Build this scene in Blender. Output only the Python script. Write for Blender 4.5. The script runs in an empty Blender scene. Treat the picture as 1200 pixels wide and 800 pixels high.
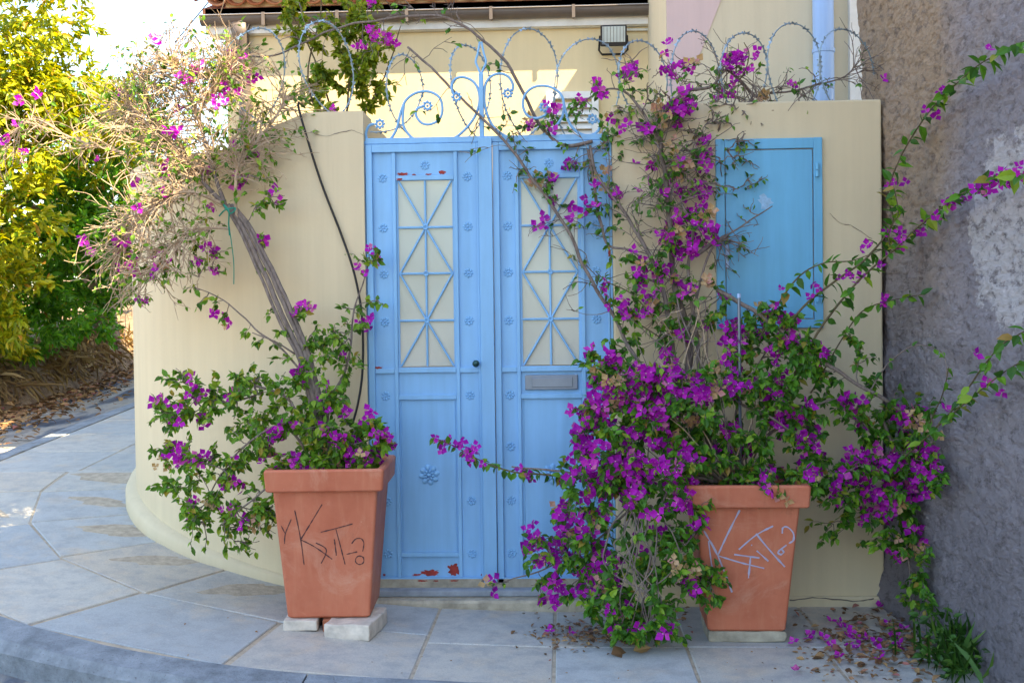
import bpy, math, random
import numpy as np
from mathutils import Vector, Matrix, noise
R = math.radians
rng = random.Random(7)
sc = bpy.context.scene
COL = sc.collection

# ---------------------------------------------------------------- camera
CAM = Vector((0.39, -6.0, 1.53)); FPX = 1333.0
YAW, PITCH, ROLL = R(2.5), R(1.2), R(0.75)
fw = Vector((-math.sin(YAW)*math.cos(PITCH), math.cos(YAW)*math.cos(PITCH), -math.sin(PITCH)))
rt0 = Vector((math.cos(YAW), math.sin(YAW), 0)); up0 = rt0.cross(fw)
rt = rt0*math.cos(ROLL) - up0*math.sin(ROLL)
up = rt.cross(fw)
cam_d = bpy.data.cameras.new('camera'); cam = bpy.data.objects.new('camera', cam_d); COL.objects.link(cam)
cam.matrix_world = Matrix(((rt.x, up.x, -fw.x, CAM.x), (rt.y, up.y, -fw.y, CAM.y), (rt.z, up.z, -fw.z, CAM.z), (0, 0, 0, 1)))
cam_d.sensor_width = 36; cam_d.lens = 36*FPX/1200; cam_d.clip_end = 2000; cam_d.clip_start = 0.05
sc.camera = cam

# ---------------------------------------------------------------- light
SUN = Vector((2.0, -1.0, 2.9)).normalized()
w = bpy.data.worlds.new('World'); sc.world = w; w.use_nodes = True
nt = w.node_tree; sky = nt.nodes.new('ShaderNodeTexSky'); sky.sky_type = 'NISHITA'; sky.sun_disc = False
sky.sun_elevation = math.asin(SUN.z); sky.sun_rotation = math.atan2(SUN.x, SUN.y)
sky.air_density = 1.0; sky.dust_density = 0.8; sky.ozone_density = 1.0
nt.links.new(sky.outputs[0], nt.nodes['Background'].inputs[0]); nt.nodes['Background'].inputs[1].default_value = 0.15
sd = bpy.data.lights.new('sun', 'SUN'); sd.energy = 5.0; sd.angle = R(0.5); sd.color = (1.0, 0.86, 0.62)
so = bpy.data.objects.new('sun', sd); COL.objects.link(so); so.rotation_euler = SUN.to_track_quat('Z', 'Y').to_euler(); so.location = (3, -10, 12)
vs = sc.view_settings; vs.view_transform = 'Standard'; vs.look = 'None'; vs.exposure = 2.2; vs.gamma = 1.0; vs.use_white_balance = True; vs.white_balance_temperature = 7400

# ---------------------------------------------------------------- helpers
def ray(px, py):
    return (fw*FPX + rt*(px-600) - up*(py-400))
XW = 2.06
def P(px, py, Y, clamp=True):
    """the point at depth plane y = Y that is seen at a pixel of the photograph"""
    d = ray(px, py); t = (Y-CAM.y)/d.y
    p = CAM + d*t
    if clamp and p.x > XW and Y < 0.4:
        p = CAM + d*((XW-CAM.x)/d.x)
    return p
def Pp(px, py, o, n):
    d = ray(px, py); return CAM + d*((o-CAM).dot(n)/d.dot(n))

CX, CY, RW = -0.75, 1.675, 1.675
def gz(x, y):
    if y <= CY:
        if x >= CX: return 0.05*min(1, max(0, (0.1-x)/0.85))
        th = math.degrees(math.atan2(-(x-CX), CY-y))
        return 0.05 + 0.45*th/90
    b = min(1, max(0, (CX-x)/1.3))
    return 0.05 + b*(0.45 + 0.07*min(y-CY, 40))
def tag(o, label=None, cat=None, group=None, kind=None):
    if label: o['label'] = label
    if cat: o['category'] = cat
    if group: o['group'] = group
    if kind: o['kind'] = kind
    return o
def empty(name, loc, label, cat, group=None):
    o = bpy.data.objects.new(name, None); COL.objects.link(o); o.location = loc; o.empty_display_size = .1
    return tag(o, label, cat, group)
def wloc(o):
    v = Vector((0, 0, 0))
    while o is not None: v += o.location; o = o.parent
    return v
class MB:
    def __init__(s): s.v = []; s.f = []; s.m = []
    def add(s, vs_, fs, mi=0):
        n = len(s.v); s.v += [tuple(a) for a in vs_]; s.f += [tuple(i+n for i in q) for q in fs]; s.m += [mi]*len(fs)
    def box(s, a, b, mi=0, c=0.0):
        x0, y0, z0 = a; x1, y1, z1 = b
        s.add([(x0,y0,z0),(x1,y0,z0),(x1,y1,z0),(x0,y1,z0),(x0,y0,z1),(x1,y0,z1),(x1,y1,z1),(x0,y1,z1)],
              [(0,3,2,1),(4,5,6,7),(0,1,5,4),(1,2,6,5),(2,3,7,6),(3,0,4,7)], mi)
        return s
    def tube(s, pts, rad, n=6, mi=0, cap=True, flat=1.0):
        pts = [Vector(p) for p in pts]; k = len(pts)
        if not hasattr(rad, '__len__'): rad = [rad]*k
        t0 = (pts[1]-pts[0]).normalized()
        a = t0.orthogonal().normalized(); base = len(s.v)
        for i, p in enumerate(pts):
            t = (pts[min(i+1, k-1)]-pts[max(i-1, 0)])
            t = t.normalized() if t.length > 1e-9 else t0
            a = (a - t*a.dot(t)); a = a.normalized() if a.length > 1e-6 else t.orthogonal().normalized()
            b = t.cross(a)
            for j in range(n):
                an = 2*math.pi*j/n
                s.v.append(tuple(p + (a*math.cos(an) + b*math.sin(an)*flat)*rad[i]))
        for i in range(k-1):
            for j in range(n):
                s.f.append((base+i*n+j, base+i*n+(j+1)%n, base+(i+1)*n+(j+1)%n, base+(i+1)*n+j)); s.m.append(mi)
        if cap:
            s.f.append(tuple(base+j for j in reversed(range(n)))); s.m.append(mi)
            s.f.append(tuple(base+(k-1)*n+j for j in range(n))); s.m.append(mi)
        return s
    def prism(s, poly, z0, z1, mi=0):       # plan polygon (counter-clockwise)
        n = len(poly); f0 = z0 if callable(z0) else (lambda x, y: z0); f1 = z1 if callable(z1) else (lambda x, y: z1)
        s.add([(x, y, f0(x, y)) for x, y in poly]+[(x, y, f1(x, y)) for x, y in poly],
              [tuple(reversed(range(n))), tuple(range(n, 2*n))]+[(i, (i+1)%n, n+(i+1)%n, n+i) for i in range(n)], mi)
        return s
    def build(s, name, mats, parent=None, smooth=False, bevel=0, seg=2):
        o0 = wloc(parent) if parent else Vector((0, 0, 0))
        me = bpy.data.meshes.new(name); me.from_pydata([(x-o0.x, y-o0.y, z-o0.z) for x, y, z in s.v], [], s.f)
        for m in (mats if isinstance(mats, (list, tuple)) else [mats]): me.materials.append(m)
        me.polygons.foreach_set('material_index', s.m)
        if smooth: me.polygons.foreach_set('use_smooth', [True]*len(s.f))
        me.update()
        o = bpy.data.objects.new(name, me); COL.objects.link(o); o.parent = parent
        if bevel:
            b = o.modifiers.new('bevel', 'BEVEL'); b.width = bevel; b.segments = seg; b.limit_method = 'ANGLE'; b.angle_limit = R(35)
            b.harden_normals = False
        return o
def link_copy(name, mesh, parent, mat4):
    o = bpy.data.objects.new(name, mesh); COL.objects.link(o); o.parent = parent
    m = mat4.copy(); m.translation = m.translation - (wloc(parent) if parent else Vector((0,0,0))); o.matrix_basis = m
    return o
def struct(o): o['kind'] = 'structure'; return o

def smoothline(pts, sub=6):
    pts = [Vector(q) for q in pts]; out = []
    for i in range(len(pts)-1):
        p0, p1, p2, p3 = pts[max(i-1, 0)], pts[i], pts[i+1], pts[min(i+2, len(pts)-1)]
        for k in range(sub):
            t = k/sub; out.append(.5*((2*p1)+(p2-p0)*t+(2*p0-5*p1+4*p2-p3)*t*t+(3*p1-p0-3*p2+p3)*t**3))
    return out+[pts[-1]]

# ---------------------------------------------------------------- materials
def newmat(name):
    m = bpy.data.materials.new(name); m.use_nodes = True
    n = m.node_tree; p = n.nodes['Principled BSDF']; return m, n, p
def ramp(n, fac, stops):
    r = n.nodes.new('ShaderNodeValToRGB'); e = r.color_ramp.elements
    while len(e) < len(stops): e.new(.5)
    for q, (a, c) in zip(e, stops): q.position = a; q.color = (*c, 1)
    n.links.new(fac, r.inputs[0]); return r.outputs[0]
def tex(n, scale, detail=5, rough=.6, vec=None, dist=0, kind='ShaderNodeTexNoise'):
    t = n.nodes.new(kind); t.inputs['Scale'].default_value = scale
    if 'Detail' in t.inputs: t.inputs['Detail'].default_value = detail
    if 'Roughness' in t.inputs: t.inputs['Roughness'].default_value = rough
    if dist and 'Distortion' in t.inputs: t.inputs['Distortion'].default_value = dist
    if vec is None:
        g = n.nodes.new('ShaderNodeNewGeometry'); vec = g.outputs['Position']
    n.links.new(vec, t.inputs['Vector']); return t
def scaled(n, s):
    g = n.nodes.new('ShaderNodeNewGeometry'); m = n.nodes.new('ShaderNodeMapping'); m.inputs['Scale'].default_value = s
    n.links.new(g.outputs['Position'], m.inputs[0]); return m.outputs[0]
def mix(n, fac, a, b, mode='MIX'):
    m = n.nodes.new('ShaderNodeMix'); m.data_type = 'RGBA'; m.blend_type = mode
    for s, i in ((fac, 0), (a, 6), (b, 7)):
        if hasattr(s, 'node'): n.links.new(s, m.inputs[i])
        else: m.inputs[i].default_value = s if i == 0 else (*s, 1)
    return m.outputs[2]
def bump(n, p, h, strength=.3, dist=.01):
    b = n.nodes.new('ShaderNodeBump'); b.inputs['Strength'].default_value = strength; b.inputs['Distance'].default_value = dist
    n.links.new(h, b.inputs['Height'])
    if p.inputs['Normal'].is_linked: n.links.new(p.inputs['Normal'].links[0].from_socket, b.inputs['Normal'])
    n.links.new(b.outputs[0], p.inputs['Normal'])
def rnd(n):
    """a random number that differs for each loose piece and each object"""
    g = n.nodes.new('ShaderNodeNewGeometry'); o = n.nodes.new('ShaderNodeObjectInfo')
    a = n.nodes.new('ShaderNodeMath'); a.operation = 'ADD'; n.links.new(g.outputs['Random Per Island'], a.inputs[0]); n.links.new(o.outputs['Random'], a.inputs[1])
    f = n.nodes.new('ShaderNodeMath'); f.operation = 'FRACT'; n.links.new(a.outputs[0], f.inputs[0]); return f.outputs[0]
def simple(name, c, rough=.6, metal=0, var=.12, scale=8, bumps=None, spec=.4):
    m, n, p = newmat(name); t = tex(n, scale)
    lo = tuple(x*(1-var) for x in c); hi = tuple(min(1, x*(1+var)) for x in c)
    n.links.new(ramp(n, t.outputs[0], [(.3, lo), (.7, hi)]), p.inputs['Base Color'])
    p.inputs['Roughness'].default_value = rough; p.inputs['Metallic'].default_value = metal; p.inputs['Specular IOR Level'].default_value = spec
    if bumps: bump(n, p, tex(n, bumps[0], 6).outputs[0], bumps[1], bumps[2])
    return m
def leafmat(name, stops, trans=.35, gloss=.45, tcol=None):
    m, n, p = newmat(name); c = ramp(n, rnd(n), stops); n.links.new(c, p.inputs['Base Color'])
    p.inputs['Roughness'].default_value = gloss; p.inputs['Specular IOR Level'].default_value = .35
    t = n.nodes.new('ShaderNodeBsdfTranslucent'); n.links.new(mix(n, 1.0, c, tcol or (1, 1, .6), 'MULTIPLY'), t.inputs[0])
    x = n.nodes.new('ShaderNodeMixShader'); x.inputs[0].default_value = trans
    n.links.new(p.outputs[0], x.inputs[1]); n.links.new(t.outputs[0], x.inputs[2]); n.links.new(x.outputs[0], n.nodes['Material Output'].inputs[0])
    return m

def render_mat(name, base, streak=.5, dirt=(.30, .24, .15)):
    """painted cement render with faint vertical brush streaks and rain stains"""
    m, n, p = newmat(name)
    s = tex(n, 1.0, 4, .6, scaled(n, (17, 17, .9))); big = tex(n, 1.3, 4)
    c = ramp(n, s.outputs[0], [(.3, tuple(x*.955 for x in base)), (.7, tuple(min(1, x*1.03) for x in base))])
    c = mix(n, ramp(n, big.outputs[0], [(.42, (0,0,0)), (.75, (.35,.35,.35))]), c, tuple(x*.80 for x in base))
    st = tex(n, 1.0, 6, .7, scaled(n, (9, 9, .5)))
    c = mix(n, ramp(n, st.outputs[0], [(.60, (0,0,0)), (.82, (streak,)*3)]), c, dirt)
    n.links.new(c, p.inputs['Base Color']); p.inputs['Roughness'].default_value = .8; p.inputs['Specular IOR Level'].default_value = .25
    bump(n, p, tex(n, 60, 6, .7).outputs[0], .25, .004); bump(n, p, tex(n, 5, 3).outputs[0], .25, .01)
    return m
M = {}
M['cream'] = render_mat('cream_render', (.635, .54, .365), .26)
M['house'] = render_mat('house_render', (.74, .60, .36), .1)
M['wing'] = render_mat('wing_render', (.66, .58, .42), .35, (.35, .32, .22))
M['pink'] = render_mat('pink_tone', (.66, .50, .48), .1)
M['soffit'] = simple('soffit_paint', (.62, .60, .52), .7)
M['white'] = simple('white_paint', (.75, .75, .72), .6)

def blue_mat(name, base, wear=.0):
    m, n, p = newmat(name)
    a = tex(n, 1.0, 5, .6, scaled(n, (14, 14, 1.2))); b = tex(n, 3.2, 4)
    c = ramp(n, a.outputs[0], [(.3, tuple(x*.88 for x in base)), (.7, tuple(min(1, x*1.07) for x in base))])
    c = mix(n, ramp(n, b.outputs[0], [(.45, (0,0,0)), (.8, (.35,)*3)]), c, tuple(x*.74 for x in base))
    if wear:
        g = tex(n, 38, 8, .75); c = mix(n, ramp(n, g.outputs[0], [(.765, (0,0,0)), (.785, (wear,)*3)]), c, (.16, .05, .03))
    n.links.new(c, p.inputs['Base Color']); p.inputs['Roughness'].default_value = .42; p.inputs['Specular IOR Level'].default_value = .4
    bump(n, p, tex(n, 45, 4).outputs[0], .12, .003)
    return m
M['blue'] = blue_mat('gate_blue_paint', (.198, .455, .745), .8)
M['blue2'] = blue_mat('hatch_blue_paint', (.115, .415, .66), .4)
M['pipeblue'] = blue_mat('pipe_blue_paint', (.33, .50, .78))
M['chip'] = simple('red_primer', (.30, .03, .022), .7, var=.4, scale=30)
M['smear'] = simple('pale_smear', (.27, .47, .68), .7, var=.25, scale=40)
M['dark'] = simple('black_plastic', (.02, .02, .024), .4)
M['rubber'] = simple('cable_black', (.012, .012, .014), .5)
M['knob'] = simple('green_patina', (.03, .09, .09), .35, .6)
M['slot'] = simple('letterbox_metal', (.17, .22, .30), .35, .7)
M['zinc'] = simple('razor_wire_zinc', (.30, .42, .52), .45, .55)
M['gutter'] = simple('gutter_brown', (.13, .105, .09), .45)
M['tile'] = leafmat('roof_clay', [(0, (.30,.085,.04)), (.5, (.42,.15,.07)), (1, (.52,.26,.15))], 0.0, .8)
M['led'] = simple('led_lens', (.55, .62, .60), .15)
M['stone'] = simple('threshold_stone', (.40, .36, .28), .7, var=.35, scale=14, bumps=(30, .3, .01))
M['cement'] = simple('cement_slab', (.36, .33, .26), .85, var=.3, scale=14, bumps=(50, .5, .01))
M['greycement'] = simple('grey_cement', (.27, .31, .36), .85, var=.25, scale=9, bumps=(60, .5, .008))
M['brickred'] = simple('broken_brick', (.36, .12, .06), .85, var=.3, scale=25, bumps=(60, .6, .01))
M['marble'] = simple('whitish_stone', (.56, .50, .43), .75, var=.25, scale=16, bumps=(45, .45, .008))
M['soil'] = simple('potting_soil', (.05, .032, .02), .95, var=.5, scale=40, bumps=(70, 1, .02))
M['cord'] = simple('green_cord', (.0, .22, .15), .6)
M['grout'] = simple('grout', (.44, .37, .28), .95, var=.25, scale=20, bumps=(90, .6, .006))
M['terra_pen'] = simple('dark_marker', (.075, .03, .03), .7)
M['blue_pen'] = simple('pale_marker', (.36, .36, .50), .6)

m, n, p = newmat('terracotta')                                  # pots
a = tex(n, 5, 6); b = tex(n, 1, 4, .6, scaled(n, (30, 30, 3)))
c = ramp(n, a.outputs[0], [(.25, (.42, .110, .056)), (.75, (.55, .175, .098))])
c = mix(n, ramp(n, b.outputs[0], [(.5, (0,0,0)), (.9, (.35,)*3)]), c, (.62, .30, .18))
c = mix(n, ramp(n, tex(n, 70, 3).outputs[0], [(.70, (0,0,0)), (.78, (.5,)*3)]), c, (.66, .40, .28))
c = mix(n, ramp(n, tex(n, 3.2, 8, .75, dist=.8).outputs[0], [(.52, (0,0,0)), (.72, (.55,)*3)]), c, (.62, .36, .25))
c = mix(n, ramp(n, tex(n, 7, 8, .8).outputs[0], [(.28, (.6,)*3), (.42, (0,0,0))]), c, (.26, .085, .05))
n.links.new(c, p.inputs['Base Color']); p.inputs['Roughness'].default_value = .62; p.inputs['Specular IOR Level'].default_value = .35
bump(n, p, tex(n, 120, 4).outputs[0], .15, .002); bump(n, p, tex(n, 9, 2).outputs[0], .12, .006); M['terra'] = m

m, n, p = newmat('paving_stone')                                # large pale slabs, each its own tone, ochre stains
r_ = rnd(n)
base = ramp(n, r_, [(0, (.37, .41, .43)), (.3, (.51, .49, .43)), (.5, (.41, .45, .47)), (.75, (.54, .48, .39)), (1, (.46, .50, .51))])
cl = tex(n, 3.4, 8, .72, dist=.5)
c = mix(n, ramp(n, cl.outputs[0], [(.50, (0,0,0)), (.70, (.65,)*3)]), base, (.60, .47, .32))
c = mix(n, ramp(n, tex(n, 9, 7, .7).outputs[0], [(.36, (.55,)*3), (.56, (0,0,0))]), c, (.26, .28, .30))
c = mix(n, ramp(n, tex(n, 46, 5, .8).outputs[0], [(.66, (0,0,0)), (.73, (.7,)*3)]), c, (.12, .10, .08))
c = mix(n, ramp(n, tex(n, 150, 3, .8).outputs[0], [(.35, (.5,)*3), (.5, (0,0,0))]), c, (.22, .22, .22))
c = mix(n, ramp(n, tex(n, 110, 3, .8).outputs[0], [(.55, (0,0,0)), (.7, (.5,)*3)]), c, (.60, .58, .54))
n.links.new(c, p.inputs['Base Color']); p.inputs['Roughness'].default_value = .62; p.inputs['Specular IOR Level'].default_value = .35
bump(n, p, tex(n, 55, 6).outputs[0], .28, .004); bump(n, p, cl.outputs[0], .25, .012); M['pave'] = m

m, n, p = newmat('kerb_concrete')
c = ramp(n, tex(n, 7, 7, .7).outputs[0], [(.3, (.12, .14, .16)), (.7, (.30, .34, .38))])
c = mix(n, ramp(n, tex(n, 90, 3).outputs[0], [(.62, (0,0,0)), (.7, (.8,)*3)]), c, (.09, .09, .09))
n.links.new(c, p.inputs['Base Color']); p.inputs['Roughness'].default_value = .9
bump(n, p, tex(n, 80, 5).outputs[0], .7, .008); M['kerb'] = m

m, n, p = newmat('worn_road')                                   # cracked lane: pale concrete, dark asphalt patches, dust
v = scaled(n, (1.6, .5, 1)); t = tex(n, 1.0, 6, .6, v, .8)
c = ramp(n, t.outputs[0], [(.40, (.055, .07, .10)), (.46, (.12, .14, .17)), (.52, (.30, .29, .27)), (.70, (.38, .33, .26))])
c = mix(n, ramp(n, tex(n, 14, 6).outputs[0], [(.55, (0,0,0)), (.7, (.6,)*3)]), c, (.22, .15, .08))
n.links.new(c, p.inputs['Base Color']); p.inputs['Roughness'].default_value = .9
bump(n, p, tex(n, 30, 7).outputs[0], .8, .02); M['road'] = m
m, n, p = newmat('dry_earth')
c = ramp(n, tex(n, 5, 8, .7).outputs[0], [(.3, (.13, .08, .045)), (.5, (.27, .18, .11)), (.7, (.40, .29, .18))])
n.links.new(c, p.inputs['Base Color']); p.inputs['Roughness'].default_value = .95
bump(n, p, tex(n, 22, 8, .75).outputs[0], 1, .06); M['earth'] = m

m, n, p = newmat('rough_plaster')                               # weathered roughcast, tan and blue grey, pale patch of old limewash
g = n.nodes.new('ShaderNodeNewGeometry'); sep = n.nodes.new('ShaderNodeSeparateXYZ'); n.links.new(g.outputs['Position'], sep.inputs[0])
sq_ = scaled(n, (1, .55, 1)); t1 = tex(n, 1.3, 5, .6); t2 = tex(n, 24, 8, .75, sq_); t3 = tex(n, 85, 6, .7, sq_)
def mr(val, a0, a1, b0=0., b1=1.):
    q = n.nodes.new('ShaderNodeMapRange'); n.links.new(val, q.inputs[0])
    for i, x in enumerate((a0, a1, b0, b1)): q.inputs[i+1].default_value = x
    return q.outputs[0]
def mth(op, a_, b_):
    q = n.nodes.new('ShaderNodeMath'); q.operation = op
    for i, s in enumerate((a_, b_)):
        if hasattr(s, 'node'): n.links.new(s, q.inputs[i])
        else: q.inputs[i].default_value = s
    return q.outputs[0]
tan_side = mth('ADD', mr(sep.outputs['Y'], -.95, -.6), mth('MULTIPLY', mth('SUBTRACT', t1.outputs[0], .5), 1.6))
tan_side = mth('MULTIPLY', tan_side, mr(sep.outputs['Z'], 1.2, 2.2))
c = mix(n, tan_side, (.43, .395, .435), (.57, .42, .30))
c = mix(n, ramp(n, t2.outputs[0], [(.34, (.75,)*3), (.50, (0,0,0))]), c, (.14, .12, .12))
c = mix(n, ramp(n, t3.outputs[0], [(.56, (0,0,0)), (.72, (.7,)*3)]), c, (.46, .43, .41))
dx = mth('SUBTRACT', sep.outputs['Y'], -1.32); dz = mth('SUBTRACT', sep.outputs['Z'], 1.86)
rr = mth('ADD', mth('POWER', mth('DIVIDE', dx, .40), 2.0), mth('POWER', mth('DIVIDE', dz, .42), 2.0))
rr = mth('ADD', rr, mth('MULTIPLY', mth('SUBTRACT', tex(n, 5, 7, .7).outputs[0], .5), 2.6))
patch = mth('MULTIPLY', mr(rr, .95, .80), ramp(n, t2.outputs[0], [(.40, (.15,)*3), (.50, (1,)*3)]))
c = mix(n, patch, c, (.74, .71, .73))
low_dark = mth('MULTIPLY', mr(sep.outputs['Z'], .9, .2), .45)  # base colour darkens towards the bottom of the wall
c = mix(n, mth('MULTIPLY', low_dark, mr(t1.outputs[0], .35, .65)), c, (.10, .095, .10))
n.links.new(c, p.inputs['Base Color']); p.inputs['Roughness'].default_value = .92; p.inputs['Specular IOR Level'].default_value = .2
bump(n, p, t2.outputs[0], 1, .05); bump(n, p, t3.outputs[0], 1, .02); M['rough'] = m

m, n, p = newmat('frosted_glass')
c = ramp(n, tex(n, 1.6, 3).outputs[0], [(.35, (.52, .57, .54)), (.65, (.68, .71, .66))]); n.links.new(c, p.inputs['Base Color'])
p.inputs['Roughness'].default_value = .12; p.inputs['Specular IOR Level'].default_value = .6
t = n.nodes.new('ShaderNodeBsdfRefraction'); t.inputs[0].default_value = (.80, .90, .86, 1); t.inputs['Roughness'].default_value = .33; t.inputs['IOR'].default_value = 1.12
x = n.nodes.new('ShaderNodeMixShader'); x.inputs[0].default_value = .40
n.links.new(p.outputs[0], x.inputs[1]); n.links.new(t.outputs[0], x.inputs[2]); n.links.new(x.outputs[0], n.nodes['Material Output'].inputs[0]); M['glass'] = m

def bark(name, lo, hi, sc_=(60, 60, 12)):
    m, n, p = newmat(name); t = tex(n, 1, 6, .7, scaled(n, sc_))
    n.links.new(ramp(n, t.outputs[0], [(.3, lo), (.7, hi)]), p.inputs['Base Color']); p.inputs['Roughness'].default_value = .9
    bump(n, p, t.outputs[0], .7, .006); return m
M['bark'] = bark('vine_bark', (.085, .065, .058), (.26, .205, .175))
M['bark_dark'] = bark('old_bark', (.06, .045, .04), (.20, .155, .13))
M['twig'] = bark('dry_twig', (.30, .21, .14), (.56, .42, .29), (40, 40, 40))
M['trunk'] = bark('tree_trunk', (.07, .045, .03), (.21, .14, .09), (14, 14, 5))
M['stem'] = bark('green_stem', (.07, .05, .03), (.16, .13, .06), (40, 40, 40))
G1 = [(0, (.04, .12, .010)), (.35, (.085, .225, .016)), (.7, (.15, .32, .02)), (.93, (.26, .38, .03)), (1, (.38, .27, .04))]
M['leaf'] = leafmat('bougainvillea_leaf', G1, .35)
G2 = [(0, (.028, .10, .012)), (.45, (.06, .20, .018)), (.8, (.12, .32, .022)), (.95, (.25, .40, .03)), (1, (.34, .2, .05))]
M['leaf2'] = leafmat('bougainvillea_leaf_deep', G2, .32)
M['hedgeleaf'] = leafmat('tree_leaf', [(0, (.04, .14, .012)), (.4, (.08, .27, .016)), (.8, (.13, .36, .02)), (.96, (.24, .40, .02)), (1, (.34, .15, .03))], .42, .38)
M['sunleaf'] = leafmat('sunlit_tree_leaf', [(0, (.10, .19, .01)), (.3, (.25, .31, .012)), (.75, (.42, .42, .016)), (.95, (.52, .46, .02)), (1, (.5, .22, .03))], .4, .4, (1, .95, .4))  # tree leaf with the yellow of sunlight put into its base colour
M['shrubleaf'] = leafmat('shrub_leaf', [(0, (.08, .16, .012)), (.6, (.20, .29, .02)), (1, (.36, .38, .03))], .45)
M['bract'] = leafmat('magenta_bract', [(0, (.33, .006, .33)), (.4, (.50, .010, .48)), (.75, (.62, .018, .57)), (.93, (.70, .07, .56)), (1, (.66, .25, .38))], .45, .6, (1, .5, 1))
M['drybract'] = leafmat('faded_bract', [(0, (.48, .28, .13)), (.5, (.60, .42, .22)), (.8, (.62, .40, .26)), (1, (.66, .30, .30))], .35, .7)
M['litter'] = leafmat('dead_leaf', [(0, (.10, .05, .025)), (.5, (.26, .14, .065)), (.85, (.40, .25, .11)), (1, (.32, .10, .10))], .1, .8)
M['grass'] = leafmat('weed_leaf', [(0, (.02, .07, .012)), (.6, (.045, .14, .02)), (1, (.10, .2, .03))], .3)
M['straw'] = leafmat('dry_straw', [(0, (.20, .12, .05)), (1, (.42, .29, .13))], .2, .8)
M['petalc'] = simple('flower_centre', (.80, .74, .50), .6)

# ================================================================ SETTING
# ---- ground sheet
def grid_axis(lo, hi, fine_lo, fine_hi, fine, k=14):
    a = list(np.arange(fine_lo, fine_hi+1e-6, fine))
    for i in range(1, k+1):
        f = (i/k)**3
        a.insert(0, fine_lo+(lo-fine_lo)*f); a.append(fine_hi+(hi-fine_hi)*f)
    return sorted(set(round(x, 4) for x in a))
xs = grid_axis(-300, 300, -9, 3, .3); ys = grid_axis(-300, 400, -4, 12, .3)
mb = MB(); mb.v = [(x, y, gz(x, y)-.16) for y in ys for x in xs]; nx = len(xs)
mb.f = [(j*nx+i, j*nx+i+1, (j+1)*nx+i+1, (j+1)*nx+i) for j in range(len(ys)-1) for i in range(nx-1)]; mb.m = [0]*len(mb.f)
struct(mb.build('ground', M['earth'], smooth=True))
# ---- the street and lane that bends round the corner (offset band outside the kerb)
WS, KW = 1.30, .19                                              # pavement width, kerb width
def path(off, t):
    """plan point at distance off outside the wall line; t is metres along: <0 straight front, arc, then up the lane"""
    L = RW*math.pi/2
    if t <= 0: return (CX-t, -off)
    if t <= L:
        th = t/RW; return (CX-(RW+off)*math.sin(th), CY-(RW+off)*math.cos(th))
    return (CX-RW-off, CY+(t-L))
LARC = RW*math.pi/2
def band(o0, o1, ts, dz, name, mat, no=1):
    mb = MB(); k = no+1
    for t in ts:
        for j in range(k):
            x, y = path(o0+(o1-o0)*j/no, t); mb.v.append((x, y, gz(x, y)+dz))
    for i in range(len(ts)-1):
        for j in range(no): mb.f.append((i*k+j, (i+1)*k+j, (i+1)*k+j+1, i*k+j+1)); mb.m.append(0)
    return mb.build(name, mat, smooth=True)
ts = list(np.arange(-20, 0, .5))+list(np.linspace(0, LARC, 24))+list(np.arange(LARC+.3, LARC+24, .4))
struct(band(WS+KW-.02, WS+KW+1.75, ts, -.145, 'road', M['road'], 4))
# ---- pavement: grout bed and single slabs
pav = struct(band(-.4, WS+.01, [t for t in ts if t > -3.2 and t < LARC+16], -.0055, 'pavement', M['grout'], 3))
def slab(poly_to):                                              # polygon in (off, t)
    mb = MB(); pts = []
    n_ = len(poly_to); 
    for i in range(n_):
        (o0, t0), (o1, t1) = poly_to[i], poly_to[(i+1)%n_]
        seg = 1
        for k in range(seg): pts.append(path(o0+(o1-o0)*k/seg, t0+(t1-t0)*k/seg))
    area = sum(pts[i][0]*pts[(i+1)%len(pts)][1]-pts[(i+1)%len(pts)][0]*pts[i][1] for i in range(len(pts)))
    if area < 0: pts.reverse()
    tilt = (rng.uniform(-.004, .004), rng.uniform(-.004, .004), rng.uniform(-.0015, .0015)); cx = sum(q[0] for q in pts)/len(pts); cy = sum(q[1] for q in pts)/len(pts)
    mb.prism(pts, lambda x, y: gz(x, y)-.05, lambda x, y: gz(x, y)+tilt[2]+tilt[0]*(x-cx)+tilt[1]*(y-cy))
    mb.build('paving_slab', M['pave'], pav, bevel=.004, seg=1)
def slab_row(o0, o1, tb, g=.0075, skew=.0):
    for i in range(len(tb)-1):
        a, b = tb[i]+g, tb[i+1]-g
        slab([(o0+g, a), (o0+g, b), (o1-g, b+skew), (o1-g, a+skew)])
r1 = [-2.95, -2.36, -1.70, -1.09, -.49, .12, .72, 1.28, 1.80, 2.30, LARC+.1]
r2 = [-2.95, -2.32, -1.70, -1.09, -.49, .17, .74, 1.25, 1.78, 2.32, LARC+.06]
slab_row(-.12, .75, r1[:5]); slab_row(.75, WS, r2[:5])
slab_row(-.12, .62, r1[4:]); slab_row(.62, WS, r2[4:])
lane = [LARC+.1+.62*i for i in range(22)]
slab_row(-.1, .55, lane); slab_row(.55, WS, [LARC+.06+.75*i for i in range(18)])
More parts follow.
